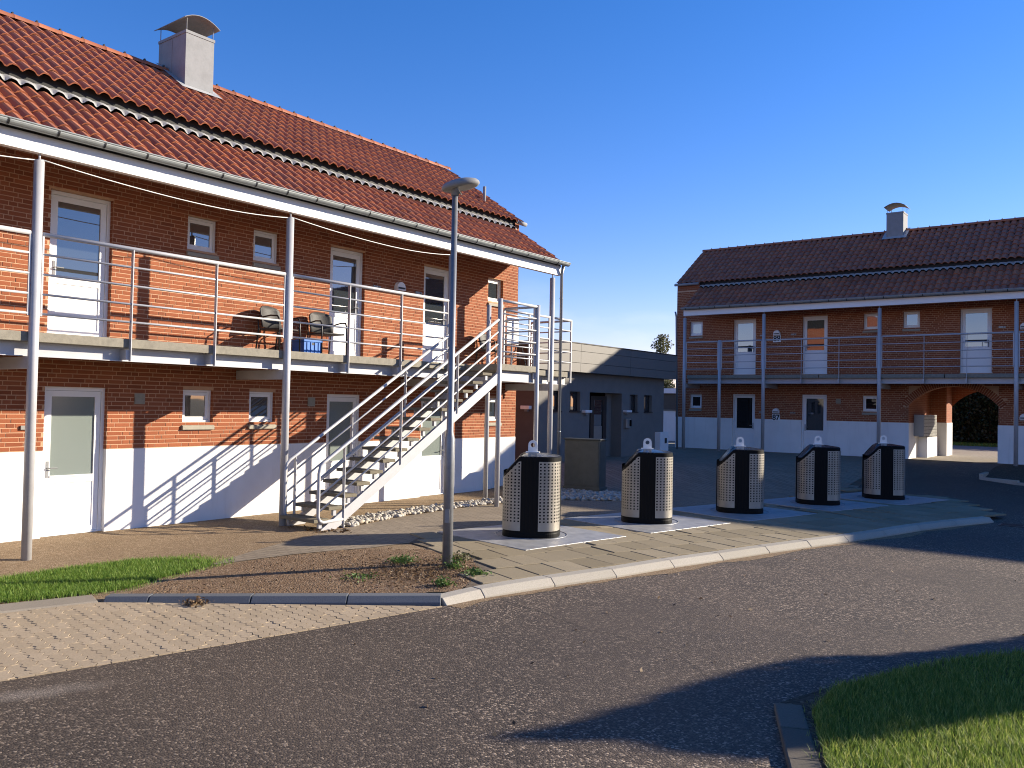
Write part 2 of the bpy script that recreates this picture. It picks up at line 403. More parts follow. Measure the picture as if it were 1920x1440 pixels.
# ------------------------------------------------------------------ ground, road, paving
def mapped(name, mat, ys, xl, xr, nx, zf, parent=None):
    """sheet between two x boundaries given as functions of y"""
    mb = MB(); rows = len(ys)
    for y in ys:
        a, b = xl(y), xr(y)
        for i in range(nx+1):
            x = lerp(a, b, i/nx); mb.v.append((x, y, zf(x, y)))
    for j in range(rows-1):
        for i in range(nx):
            q = j*(nx+1)+i; mb.f.append((q, q+1, q+nx+2, q+nx+1))
    return mb.build(name, mat, parent, smooth=True, fix=False)
def frange(a, b, n): return [a+(b-a)*i/n for i in range(n+1)]

# boundaries as (y, x)
ASPH = [(-15, -11.2), (2.75, -6.88), (3.3, -6.73), (4.19, -6.52), (5.5, -6.23), (6.69, -5.99)]
KOUT = [(6.69, -5.99), (7.2, -5.93), (8.2, -5.68), (9.21, -5.40), (10.34, -5.15), (11.32, -4.88), (12.39, -4.60), (13.39, -4.31), (14.33, -4.02), (15.52, -3.70), (16.76, -3.40), (17.9, -3.02), (19.13, -2.55)]
def kout(y): return interp(KOUT, y)
KW = .24
def kdir(y):
    d = Vector((kout(y+.05)-kout(y-.05), .1, 0)).normalized(); return d
def kin(y):      # inner line of the kerb, as x for a given y
    return kout(y) - KW/abs(kdir(y).y)

# base sheet to the horizon
xs = [-1500, -600, -200, -80, -45] + frange(-30, 16, 46) + [25, 45, 80, 200, 600, 1500]
ysb = [-1500, -600, -200, -60, -25] + frange(-12, 62, 74) + [75, 100, 200, 600, 1500]
mb = MB()
for y in ysb:
    for x in xs: mb.v.append((x, y, terr(x, y)-.16 if y < 44 else terr(x, y)-.05))
nx = len(xs)
for j in range(len(ysb)-1):
    for i in range(nx-1):
        q = j*nx+i; mb.f.append((q, q+1, q+nx+1, q+nx))
g = struct(mb.build('ground', 'soil', smooth=True, fix=False))

def road_z(x, y): return terr(x, max(y, 8.0)) - .08*(1-sst(19.0, 22.6, y))
ys1 = frange(-15, 6.69, 30); ys2 = frange(6.69, 22.6, 60); ys3 = frange(22.62, 31.25, 26)
def xl_road(y):
    if y < 6.69: return interp(ASPH, y)-.004
    if y <= 19.13: return kout(y)-.06
    if y <= 22.61: return lerp(kout(19.13)-.06, -4.9, sst(19.13, 22.6, y))
    return -7.2
road = mapped('asphalt_road', 'asphalt', ys1+ys2[1:], xl_road, lambda y: 14.0, 44, road_z)
struct(road)
struct(mapped('asphalt_forecourt', 'asphalt', ys3, lambda y: -7.2 + .35*math.sin(y*.8), lambda y: 14.0, 44, lambda x, y: terr(x, y)-.001))

def pts_inside(poly, x, y):
    c = False; n = len(poly)
    for i in range(n):
        x1, y1 = poly[i]; x2, y2 = poly[(i+1) % n]
        if (y1 > y) != (y2 > y) and x < (x2-x1)*(y-y1)/(y2-y1)+x1: c = not c
    return c

# gravel yard in front of the left house (down to the kerbs)
GK0, GK1 = Vector((-6.14, 6.85)), Vector((-8.80, 4.42))      # raised grey kerb, back edge line
def xr_yard(y):
    if y >= 6.9: return kin(min(y, 19.1))+.03 if y <= 19.1 else kin(19.1)+.03
    if y >= 4.42: return lerp(GK1.x, GK0.x, (y-4.42)/(6.85-4.42))-.02
    return lerp(-11.2, -9.1, (y+2)/(4.42+2))-.05
yard = struct(mapped('gravel_yard', 'gravel_brown', frange(-6, 19.4, 70), lambda y: -13.4, xr_yard, 36, lambda x, y: terr(x, y)-.004))

def sheet(name, mat, poly, dz, step=.25, parent=None, jag=0.):
    """polygon sheet draped on the terrain"""
    bm = bmesh.new()
    if jag:
        pp = []
        for i in range(len(poly)):
            a, b = Vector(poly[i]), Vector(poly[(i+1) % len(poly)]); n = max(1, int((b-a).length/.12))
            for k in range(n):
                q = a.lerp(b, k/n); pp.append((q.x+RND.uniform(-jag, jag), q.y+RND.uniform(-jag, jag)))
        poly = pp
    f = bm.faces.new([bm.verts.new((x, y, 0)) for x, y in poly])
    bmesh.ops.triangulate(bm, faces=[f])
    x0 = min(p[0] for p in poly); x1 = max(p[0] for p in poly); y0 = min(p[1] for p in poly); y1 = max(p[1] for p in poly)
    for k in range(1, int((x1-x0)/step)+1):
        bmesh.ops.bisect_plane(bm, geom=bm.verts[:]+bm.edges[:]+bm.faces[:], plane_co=(x0+k*step, 0, 0), plane_no=(1, 0, 0))
    for k in range(1, int((y1-y0)/step)+1):
        bmesh.ops.bisect_plane(bm, geom=bm.verts[:]+bm.edges[:]+bm.faces[:], plane_co=(0, y0+k*step, 0), plane_no=(0, 1, 0))
    for v in bm.verts: v.co.z = terr(v.co.x, v.co.y)+dz
    bmesh.ops.recalc_face_normals(bm, faces=bm.faces)
    for f in bm.faces:
        if f.normal.z < 0: f.normal_flip()
    me = bpy.data.meshes.new(name); bm.to_mesh(me); bm.free(); me.materials.append(M[mat])
    return link(name, me, parent)

PATH = [(-9.56, 6.15), (-9.98, 7.45), (-10.47, 9.15), (-10.86, 11.0), (-10.95, 13.3), (-10.35, 15.3), (-9.4, 16.0), (-8.6, 16.4), (-8.4, 17.2), (-7.2, 17.2), (-7.6, 14), (-8.35, 11.3), (-8.9, 9.6), (-8.75, 9.05), (-8.85, 8.3), (-9.25, 7.3)]
struct(sheet('paved_path', 'path_paving', PATH, .004))
DIRT = [(-9.40, 6.15), (-9.22, 7.2), (-8.80, 8.25), (-8.0, 8.85), (-7.35, 8.75), (-6.75, 8.2), (-6.2, 7.45), (-6.2, 7.05), (-6.95, 6.18), (-7.7, 5.5), (-8.75, 4.55), (-9.0, 5.0)]
struct(sheet('bare_earth', 'dirt', DIRT, .009, jag=.035))
LAWN_L = [(-10.75, 1.0), (-10.62, 3.2), (-10.60, 4.2), (-10.66, 4.95), (-10.55, 5.75), (-10.2, 6.2), (-9.75, 6.42), (-9.48, 6.2), (-9.38, 5.5), (-9.16, 4.95), (-9.22, 4.45), (-9.50, 3.6), (-10.0, 2.0), (-10.3, 1.0)]
struct(sheet('lawn_soil', 'soil', LAWN_L, .006, jag=.02))
COURT = [(-17, 16.2), (-11.6, 16.3), (-10.2, 16.6), (-9.0, 16.9), (-8.5, 17.1), (-7.1, 17.1), (-6.6, 19), (-6.2, 22.62), (-6.9, 22.62), (-6.85, 31.3), (-17, 31.3)]
struct(sheet('courtyard_paving', 'court_paving', COURT, .002, step=.5))
struct(sheet('rear_yard', 'sand_yard', [(-22, 31.3), (-3.0, 31.3), (-3.0, 31.0), (6, 31.0), (6, 52), (-22, 52)], .0, step=1.0))

# platform the waste containers stand in: a joint bed and single slabs in courses along the kerb
PLAT = [(kin(y)+.03, y) for y in frange(7.2, 19.1, 24)] + [(-2.75, 19.6), (-3.2, 21.2), (-4.0, 22.9), (-6.4, 22.9), (-6.8, 19.0), (-7.4, 17.2), (-7.75, 14.3), (-8.6, 11.3), (-9.1, 9.7), (-8.75, 9.0), (-7.95, 8.8), (-7.3, 8.7), (-6.72, 8.15)]
bed = struct(sheet('container_platform', 'joint_dark', PLAT, .010))
def slab_mesh(lx, ly, th=.03, seed=0):
    mb = MB(); c = .006
    p0 = [(-lx/2, -ly/2), (lx/2, -ly/2), (lx/2, ly/2), (-lx/2, ly/2)]
    p1 = [(x*(1-2*c/lx), y*(1-2*c/ly)) for x, y in p0]
    vs = [(x, y, 0) for x, y in p0]+[(x, y, th-c) for x, y in p0]+[(x, y, th) for x, y in p1]
    fs = [(8, 9, 10, 11)]+[(i, (i+1) % 4, 4+(i+1) % 4, 4+i) for i in range(4)]+[(4+i, 4+(i+1) % 4, 8+(i+1) % 4, 8+i) for i in range(4)]
    mb.add(vs, fs); return mb
SLAB = slab_mesh(.588, .406).mesh('slab', 'slab_tan')
# container stations (position, turn of the plate, turn of the bin)
CONT = [((-7.86, 10.82), 10.5, 31), ((-7.30, 13.55), 12.5, 30), ((-6.64, 16.18), 15, 28), ((-5.96, 18.88), 15.5, 26), ((-5.18, 21.25), 16, 24)]
def on_plate(x, y, m=.0):
    for (cx, cy), a, _ in CONT:
        a = -math.radians(a); dx, dy = x-cx, y-cy
        u = dx*math.cos(a)+dy*math.sin(a); v = -dx*math.sin(a)+dy*math.cos(a)
        if abs(u) < 1.02+m and abs(v) < 1.08+m: return True
    return False
nslab = 0
row = 0
for row in range(8):
    off = .30+.60*row; y = 6.5+(.21 if row % 2 else 0)
    while y < 23:
        yy = min(y, 19.1); d = kdir(yy); nrm = Vector((-d.y, d.x, 0))
        base = Vector((kin(yy), yy, 0)) + d*(y-yy)
        p = base+nrm*off
        y += .42*d.y
        if not pts_inside(PLAT, p.x, p.y) or on_plate(p.x, p.y, -.12): continue
        o = link('paving_slab', SLAB, bed); o.location = (p.x, p.y, terr(p.x, p.y)-.012+RND.uniform(-.002, .003)+.004*0)
        o.location.z = -.02 - .006 + RND.uniform(-.0025, .0025) + (terr(p.x, p.y)+.02)
        o.rotation_euler = (RND.uniform(-.009, .009), RND.uniform(-.009, .009), math.atan2(d.y, d.x)-math.pi/2+RND.uniform(-.008, .008)-.12)
        nslab += 1

# interlocking zigzag pavers in the left foreground
PAV = [(-5.99, 6.69), (-6.23, 5.5), (-6.52, 4.19), (-6.73, 3.3), (-6.88, 2.75), (-7.2, 1.4), (-9.55, 1.4), (-9.28, 2.6), (-9.0, 3.57), (-8.74, 4.44)]
pbed = MB(); 
bm = bmesh.new()
zp = -.118
f = bm.faces.new([bm.verts.new((x, y, zp)) for x, y in PAV+[]]); bmesh.ops.recalc_face_normals(bm, faces=bm.faces)
if f.normal.z < 0: f.normal_flip()
me = bpy.data.meshes.new('block_paving'); bm.to_mesh(me); bm.free(); me.materials.append(M['joint_dark'])
pave = struct(link('block_paving', me))
PL, PW, PA = .225, .1125, .017
def paver_poly():
    zig = [(0, 0), (PL/8, PA), (3*PL/8, -PA), (5*PL/8, PA), (7*PL/8, -PA), (PL, 0)]
    b = list(zig); t = [(x, y+PW) for x, y in zig]
    return b + [(PL+.012, PW*.5)] + t[::-1] + [(.012, PW*.5)]
PP = paver_poly(); pcx = sum(p[0] for p in PP)/len(PP); pcy = sum(p[1] for p in PP)/len(PP)
PP = [((x-pcx), (y-pcy)) for x, y in PP]
def paver_mb(th=.02, sh=.965):
    mb = MB(); n = len(PP)
    o0 = [(x*(1-.006/PL), y*(1-.006/PW)) for x, y in PP]; o1 = [(x*.968, y*.935) for x, y in PP]
    vs = [(x, y, 0) for x, y in o0]+[(x, y, th-.003) for x, y in o0]+[(x, y, th) for x, y in o1]
    fs = [tuple(range(2*n, 3*n))]+[(i, (i+1) % n, n+(i+1) % n, n+i) for i in range(n)]+[(n+i, n+(i+1) % n, 2*n+(i+1) % n, 2*n+i) for i in range(n)]
    mb.add(vs, fs); return mb
PAVM = paver_mb().mesh('paver', 'paver_tan')
pd = Vector((.99, -.13)).normalized(); pn = Vector((-pd.y, pd.x)); ang = math.atan2(pd.y, pd.x)
def clip_poly(poly, conv):
    out = poly; n = len(conv); ar = sum(conv[i][0]*conv[(i+1) % n][1]-conv[(i+1) % n][0]*conv[i][1] for i in range(n)); sg = 1 if ar > 0 else -1
    for i in range(n):
        (ax_, ay_), (bx_, by_) = conv[i], conv[(i+1) % n]; src = out; out = []
        f_ = lambda p: sg*((bx_-ax_)*(p[1]-ay_)-(by_-ay_)*(p[0]-ax_))
        for k in range(len(src)):
            p, q = src[k], src[(k+1) % len(src)]; fp, fq = f_(p), f_(q)
            if fp >= 0: out.append(p)
            if (fp >= 0) != (fq >= 0): t = fp/(fp-fq); out.append((p[0]+(q[0]-p[0])*t, p[1]+(q[1]-p[1])*t))
        if len(out) < 3: return []
    return out
PAVC = [(-5.995, 6.68), (-6.50, 4.25), (-6.89, 2.75), (-7.23, 1.4), (-9.58, 1.4), (-9.28, 2.55), (-8.76, 4.42)]
cells = []; rest = MB(); base_p = paver_mb()
for j in range(-40, 80):
    for i in range(-30, 30):
        q = Vector((-7.8, 3.6)) + pd*(i*PL + (PL/2 if j % 2 else 0)) + pn*(j*PW)
        if not (-10 < q.x < -5.7 and 1 < q.y < 7.2): continue
        a = ang+RND.uniform(-.012, .012); z = -.113+RND.uniform(-.002, .003); ca, sa_ = math.cos(a), math.sin(a)
        wp = [(q.x+x*.972*ca-y*.945*sa_, q.y+x*.972*sa_+y*.945*ca) for x, y in PP]
        ins = [pts_inside(PAVC, *p) for p in wp]
        if all(ins): cells.append((q, q.length, in_frame((q.x, q.y, -.1), 10), a, z))
        elif any(ins):
            cp = clip_poly(wp, PAVC); n = len(cp)
            if n > 2: rest.add([(x, y, z) for x, y in cp]+[(x, y, z+.02) for x, y in cp], [tuple(range(n, 2*n))]+[(k, (k+1) % n, n+(k+1) % n, n+k) for k in range(n)], RND.random())
cells.sort(key=lambda c: (not c[2], c[1]))
for k, (q, _, vis, a, z) in enumerate(cells):
    if k < 300 and vis:
        o = link('paver', PAVM, pave); o.location = (q.x, q.y, z); o.rotation_euler = (RND.uniform(-.008, .008), RND.uniform(-.008, .008), a)
    else:
        ca, sa_ = math.cos(a), math.sin(a)
        rest.add([(q.x+x*ca-y*sa_, q.y+x*sa_+y*ca, z+zz) for x, y, zz in base_p.v], base_p.f, RND.random())
if rest.f: stuff(rest.build('pavers', 'paver_tan_field', pave))

# kerbs
kerb = thing('kerb', 'pale concrete kerb curving along the container platform beside the road', 'kerb', (kout(12), 12, -.1))
def kerb_stone(a, b, inn, h0, h1, w_, ch, mat, parent, nseg=3, T=None, gap=.004):
    """stone following a curve between two y values: section with a chamfered front edge"""
    mb = MB(); rings = []
    for i in range(nseg+1):
        p, nrm, zt = T(lerp(a+gap, b-gap, i/nseg))
        sec = [(0, h0), (0, h1-ch*1.1), (-ch*1.2, h1), (-w_, h1), (-w_, h0)]
        rings.append([(p.x+nrm.x*u, p.y+nrm.y*u, zt+v) for u, v in sec])
    vs = [q for r_ in rings for q in r_]; fs = []
    for i in range(nseg):
        for k in range(4): fs.append((i*5+k, i*5+k+1, (i+1)*5+k+1, (i+1)*5+k))
    fs += [(4, 3, 2, 1, 0), tuple(nseg*5+k for k in range(5))]
    mb.add(vs, fs); o = mb.build('kerb_stone', mat, parent); bevel(o, .006, 2); return o
def TK(y):
    d = kdir(y); return Vector((kout(y), y, 0)), Vector((d.y, -d.x, 0)), terr(kout(y), y)+.02
joints = [6.74, 7.28, 8.28, 9.25, 10.35, 11.33, 12.38, 13.38, 14.34, 15.5, 16.7, 17.9, 19.05]
for a, b in zip(joints[:-1], joints[1:]):
    dr = .0
    kerb_stone(a, b, None, -.16, -.002-.0*dr+RND.uniform(-.003, .003), KW, .065, 'kerb_light', kerb, T=TK)
gk = thing('kerb', 'weathered dark grey raised kerb facing the block paving', 'kerb', (-7.4, 5.7, -.1))
G0, G1 = Vector((-6.02, 6.71, 0)), Vector((-8.74, 4.445, 0))
gd = (G1-G0).normalized(); gn = Vector((-gd.y, gd.x, 0)); gn = gn if gn.y < 0 else -gn
glen = (G1-G0).length
gn = Vector((gd.y, -gd.x, 0)); 
if gn.x < 0: gn = -gn
def TG(t): 
    p = G0+gd*(t*glen); return p, gn, lerp(0, -.045, t)
for a, b in [(.004, .285), (.285, .57), (.57, .87), (.87, 1.0)]:
    kerb_stone(a, b, None, -.16, -.004, .20, .055, 'kerb_grey', gk, nseg=1, T=TG, gap=.0016)
fk = thing('kerb', 'flush sandy kerb edging the lawn at the left', 'kerb', (-9.1, 3.6, -.1))
FK = [(4.43, -8.76), (3.57, -9.02), (2.5, -9.30), (1.0, -9.75)]
def TF(y):
    x = interp(FK[::-1], y); d = Vector((interp(FK[::-1], y+.05)-interp(FK[::-1], y-.05), .1, 0)).normalized()
    return Vector((x, y, 0)), Vector((d.y, -d.x, 0)), -.095
for a, b in [(3.45, 4.42), (2.46, 3.45), (1.2, 2.46)]:
    kerb_stone(a, b, None, -.09, .012, .36, .02, 'kerb_flush', fk, T=TF)

# grass island at the lower right with its edging
GI = [(-1.62, 4.9), (-1.93, 5.55), (-2.17, 6.08), (-2.0, 6.65), (-1.80, 7.15), (-1.62, 7.65), (-1.38, 8.15), (-1.10, 8.60), (-.85, 8.95), (.2, 9.8), (3.0, 10.4), (3.0, 2.5), (-.5, 2.5), (-1.2, 4.0)]
def gi_z(x, y): return terr(x, y)-.045
isl = MB(); 
bm = bmesh.new(); f = bm.faces.new([bm.verts.new((x, y, -.062)) for x, y in GI]); bmesh.ops.recalc_face_normals(bm, faces=bm.faces)
if f.normal.z < 0: f.normal_flip()
bmesh.ops.triangulate(bm, faces=bm.faces[:])
me = bpy.data.meshes.new('lawn_soil'); bm.to_mesh(me); bm.free(); me.materials.append(M['soil']); struct(link('lawn_soil', me))
ek = thing('kerb', 'worn shaded edging stones round the corner of the grass island', 'kerb', (-2.0, 5.6, -.1))
EK = [(-1.30, 4.1), (-1.56, 4.64), (-1.78, 5.12), (-2.0, 5.6), (-2.20, 6.04)]
for (x0, y0), (x1, y1) in zip(EK[:-1], EK[1:]):
    a, b = Vector((x0, y0)), Vector((x1, y1)); d = (b-a).normalized(); n = Vector((d.y, -d.x)); wd = .19
    a2 = a+d*.006; b2 = b-d*.006
    mb = MB(); mb.prism([a2, b2, b2+n*wd, a2+n*wd], -.16, -.050 + RND.uniform(-.006, .006)); bevel(mb.build('kerb_stone', 'kerb_worn', ek), .012, 2)

# ------------------------------------------------------------------ the two brick houses
PITCH_R = math.radians(34.0)
TW, TE, TL = .215, .335, .40           # tile cover width, exposure, length
def tile_profile(s):
    t = s/TW
    return .030*math.sin(2*math.pi*t-.6) + .009*math.sin(4*math.pi*t)
def tile_local():
    """tile in (s along the ridge, u down the slope, n normal)"""
    vs = []; fs = []; N = 8
    for u, lift in ((0, 0.), (TL, .030)):
        for i in range(N+1):
            s = -.012+(TW+.022)*i/N; vs.append((s, u, tile_profile(s)+lift + (.012 if i == N else 0)))
    b = len(vs)
    for i in range(N+1):
        s, u, n = vs[N+1+i]; vs.append((s, u-.002, n-.022))
    for i in range(N): fs.append((i, i+1, N+2+i, N+1+i)); fs.append((N+1+i, N+2+i, b+i+1, b+i))
    e = len(vs); s, u, n = vs[N]; vs.append((s, u, n-.02)); fs.append((N, e, b+N, 2*N+1))
    return vs, fs
TV, TF_ = tile_local()

class House:
    def __init__(h, W, z0, s0, s1, end, label, loc, rz):
        """W maps (s along the facade, d outwards, z) to world; end=+1 if the free gable is at s1, -1 if at s0"""
        h.W = lambda s, d, z: W(s, d, z+z0)
        h.s0, h.s1, h.end, h.rz = s0, s1, end, rz
        h.e = thing('brick_house', label, 'house', loc)
        h.open = []                     # (s0,s1,z0,z1)
    def box(h, mb, s0, s1, d0, d1, z0, z1, a=None): return mb.box(s0, s1, d0, d1, z0, z1, a, T=h.W)
    def tube(h, mb, pts, r, n=10): return mb.tube([h.W(*p) for p in pts], r, n)
PZ = 1.235        # top of the painted plinth
WZ = 6.36         # top of the wall
DEPTH = .11       # window and door recess

def house_walls(h, arch=None, n_single=0, depth=4.9):
    cuts_s = sorted(set([h.s0, h.s1]+[v for o in h.open for v in o[:2]]))
    cuts_z = sorted(set([-.4, PZ, WZ]+[v for o in h.open for v in o[2:]]))
    wall = MB(); pl = MB()
    for i in range(len(cuts_s)-1):
        for j in range(len(cuts_z)-1):
            a, b, c, d = cuts_s[i], cuts_s[i+1], cuts_z[j], cuts_z[j+1]
            ms, mz = (a+b)/2, (c+d)/2
            if any(o[0] < ms < o[1] and o[2] < mz < o[3] for o in h.open): continue
            tgt, dd = (pl, .010) if mz < PZ else (wall, 0.0)
            tgt.quad(h.W(a, dd, c), h.W(b, dd, c), h.W(b, dd, d), h.W(a, dd, d))
    if arch:
        sa, sb, zs, zc, R, zc0 = arch[:6]
        n = 20
        for i in range(n):
            a, b = lerp(sa, sb, i/n), lerp(sa, sb, (i+1)/n); za, zb = [zc0+math.sqrt(max(0, R*R-(q-(sa+sb)/2)**2)) for q in (a, b)]
            wall.quad(h.W(a, 0, za), h.W(b, 0, zb), h.W(b, 0, arch[6]), h.W(a, 0, arch[6]))
    # reveals
    for (a, b, c, d) in h.open:
        if arch and abs(a-arch[0]) < .01: continue
        D = -DEPTH-.04
        for tgt, zz0, zz1 in ((pl, c, min(d, PZ)), (wall, max(c, PZ), d)):
            if zz1 <= zz0: continue
            e = .010 if tgt is pl else 0
            tgt.quad(h.W(a, e, zz0), h.W(a, D, zz0), h.W(a, D, zz1), h.W(a, e, zz1))
            tgt.quad(h.W(b, e, zz0), h.W(b, D, zz0), h.W(b, D, zz1), h.W(b, e, zz1))
        wall.quad(h.W(a, 0, d), h.W(b, 0, d), h.W(b, D, d), h.W(a, D, d))
        wall.quad(h.W(a, 0, c), h.W(b, 0, c), h.W(b, D, c), h.W(a, D, c))
    # gable, back wall
    gs = h.s1 if h.end > 0 else h.s0
    wo = wall.build('wall', 'mortar', h.e, fix=False)
    gm = MB(); rd = -(15.37-12.86); zr = 8.38
    for s in (h.s0, h.s1):
        gm.add([h.W(s, .006, PZ), h.W(s, -depth, PZ), h.W(s, -depth, WZ), h.W(s, rd, zr-.05), h.W(s, .006, WZ)], [(0, 1, 2, 3, 4)])
    for s in (h.s0, h.s1):
        pl.quad(h.W(s, .01, -.4), h.W(s, -depth, -.4), h.W(s, -depth, PZ), h.W(s, .01, PZ))
    if arch:
        sa2, sb2 = arch[7], arch[8]; spans = [(h.s0, sa2), (sb2+2.6, h.s1)]
    else: spans = [(h.s0, h.s1)]
    for a, b in spans:
        gm.quad(h.W(a, -depth, -.4), h.W(b, -depth, -.4), h.W(b, -depth, WZ), h.W(a, -depth, WZ))
    if arch:
        n = 16
        for i in range(n):
            a, b = lerp(sa2, sb2, i/n), lerp(sa2, sb2, (i+1)/n); mid = (sa2+sb2)/2
            za, zb = [arch[5]+math.sqrt(max(0, arch[4]**2-(q-mid)**2)) for q in (a, b)]
            if a >= mid: za = zb = 2.1
            gm.quad(h.W(a, -depth, za), h.W(b, -depth, zb), h.W(b, -depth, WZ), h.W(a, -depth, WZ))
        gm.quad(h.W(sb2, -depth, 2.1), h.W(sb2+2.6, -depth, 2.1), h.W(sb2+2.6, -depth, WZ), h.W(sb2, -depth, WZ))  # unseen rear opening widened and lintel lowered to shape sunlight in the passage
    ex = (h.s1-.17, h.s1) if h.end > 0 else (h.s0, h.s0+.98)
    gm.quad(h.W(ex[0], 0, WZ), h.W(ex[1], 0, WZ), h.W(ex[1], 0, 6.62), h.W(ex[0], 0, 6.62))
    gm.build('gable', 'brick_wall', h.e, fix=False)
    pl.build('plinth', 'plinth_paint', h.e, fix=False)
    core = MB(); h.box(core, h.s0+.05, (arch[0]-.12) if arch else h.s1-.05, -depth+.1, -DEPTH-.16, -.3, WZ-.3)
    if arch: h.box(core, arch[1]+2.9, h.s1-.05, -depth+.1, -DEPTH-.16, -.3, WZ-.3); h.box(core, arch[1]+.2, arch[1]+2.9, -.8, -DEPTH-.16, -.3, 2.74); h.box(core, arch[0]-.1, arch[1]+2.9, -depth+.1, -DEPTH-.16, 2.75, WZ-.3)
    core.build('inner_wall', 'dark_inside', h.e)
    # bricks, laid two stretchers and a header
    bricks = []
    z = PZ; c = 0
    while z < WZ-.07:
        s = h.s0 - (.30 if c % 2 else 0) - .12*((c//2) % 3); k = c % 3
        while s < h.s1:
            ln = .24 if k % 3 else .12
            a, b = s, s+ln-.013; s += ln; k += 1
            za, zb = z+.0135, z+.0667
            a, b = max(a, h.s0+.001), min(b, h.s1-.001)
            if b-a < .02: continue
            segs = [(a, b)]
            for (o0, o1, oz0, oz1) in h.open:
                if zb <= oz0+.006 or za >= oz1-.006: continue
                ns = []
                for (p, q) in segs:
                    if q <= o0 or p >= o1: ns.append((p, q)); continue
                    if p < o0-.02: ns.append((p, o0-.002))
                    if q > o1+.02: ns.append((o1+.002, q))
                segs = ns
            if arch:
                ns = []
                for (p, q) in segs:
                    m = (p+q)/2; mid = (arch[0]+arch[1])/2
                    R2 = arch[4]+.245
                    if abs(m-mid) < R2 and (abs(m-mid) < (arch[1]-arch[0])/2+.14):
                        if za < arch[5]+math.sqrt(max(0, R2*R2-(m-mid)**2)) and (arch[0]-.14 < m < arch[1]+.14) and zb > arch[2]-.02: continue
                    ns.append((p, q))
                segs = ns
            bricks += [(p, q, za, zb) for p, q in segs if q-p > .015]
        z += .0667; c += 1
    bricks = [q for q in bricks if q[0] < 3.0 or h.end > 0]
    single = set()
    if n_single:
        order = []
        for i, (p, q, za, zb) in enumerate(bricks):
            if q-p < .1: continue
            w_ = h.W((p+q)/2, 0, za); pr = proj(w_)
            if pr and 5 < pr[0] < 1915 and 5 < pr[1] < 1435 and not (za > 2.6 and za < 2.86): order.append((pr[2], i))
        order.sort(); single = set(i for _, i in order[:n_single])
    fld = MB(); cache = {}
    for i, (p, q, za, zb) in enumerate(bricks):
        jit = RND.uniform(-.0015, .0025)
        if i in single:
            key = round(q-p, 3)
            if key not in cache:
                mb = MB(); L = q-p; mb.box(-L/2, L/2, -.0045, .02, 0, zb-za); cache[key] = mb.mesh('brick', 'brick')
            o = link('brick', cache[key], wo); o.location = h.W((p+q)/2, jit, za); o.rotation_euler = (0, 0, h.rz)
        else: fld.box(p, q, -.01, .0045+jit*.6, za, zb, RND.random(), T=h.W)
    # reveal bricks
    for (a, b, c_, d_) in h.open:
        if arch and abs(a-arch[0]) < .01: continue
        z = PZ
        while z < WZ:
            if z > c_-.03 and z+.06 < d_+.02:
                for s, sg in ((a, 1), (b, -1)):
                    fld.box(min(s, s+sg*.006)-.0005, max(s, s+sg*.006)+.0005, -DEPTH, -.004, z+.011, z+.0667, RND.random(), T=h.W)
            z += .0667
    if arch:      # soldier bricks over the arch
        mid = (arch[0]+arch[1])/2; R = arch[4]; half = math.asin((arch[1]-arch[0])/2/R)+.05
        n = int(2*half*R/.068)
        for i in range(n):
            t = -half+2*half*(i+.5)/n
            u = Vector((math.sin(t), math.cos(t))); v = Vector((u.y, -u.x)); ctr = Vector((mid, arch[5]))
            q = [ctr+u*r_+v*e for r_, e in ((R+.004, -.027), (R+.004, .027), (R+.235, .028), (R+.235, -.028))]
            vs = [h.W(x, dd, zz) for dd in (-.05, .012) for x, zz in q]
            fld.add(vs, [(0, 1, 2, 3), (4, 5, 6, 7), (0, 1, 5, 4), (1, 2, 6, 5), (2, 3, 7, 6), (3, 0, 4, 7)], RND.random())
    stuff(fld.build('bricks', 'brick_field', wo, fix=False))
    return wo

def door(h, s0, s1, z0, z1, pane, hinge_left=False):
    D = -DEPTH
    mb = MB(); fw_ = .055
    h.box(mb, s0+.004, s0+fw_, D-.03, D+.035, z0+.02, z1-.004); h.box(mb, s1-fw_, s1-.004, D-.03, D+.035, z0+.02, z1-.004)
    h.box(mb, s0+fw_, s1-fw_, D-.03, D+.035, z1-.06, z1-.004); h.box(mb, s0+.004, s1-.004, D-.03, D+.05, z0+.001, z0+.022)
    a, b = s0+fw_+.006, s1-fw_-.006; gz0, gz1 = z0+.88, z1-.15; st = .085
    h.box(mb, a, a+st, D-.025, D+.018, z0+.025, z1-.064); h.box(mb, b-st, b, D-.025, D+.018, z0+.025, z1-.064)
    h.box(mb, a+st, b-st, D-.025, D+.018, gz1, z1-.064); h.box(mb, a+st, b-st, D-.025, D+.018, gz0-.11, gz0)
    h.box(mb, a+st, b-st, D-.02, D+.006, z0+.10, gz0-.11); h.box(mb, a+st, b-st, D-.025, D+.018, z0+.025, z0+.10)
    h.box(mb, a+st, b-st, D+.018, D+.030, gz0-.02, gz0+.005)
    o = mb.build('door', 'white_paint', h.e)
    pm = MB(); h.box(pm, a+st-.002, b-st+.002, D-.012, D-.002, gz0-.002, gz1+.002); pm.build('pane', pane, o)
    hs_ = (a+.05) if hinge_left else (b-.05); dr = 1 if hinge_left else -1
    hm = MB(); h.box(hm, hs_-.018, hs_+.018, D+.018, D+.026, z0+.86, z0+1.10)
    h.tube(hm, [(hs_, D+.024, z0+1.0), (hs_, D+.07, z0+1.0), (hs_+dr*.02, D+.078, z0+1.0), (hs_+dr*.12, D+.078, z0+1.0)], .009, 8); hm.build('handle', 'zinc', o)
    return o
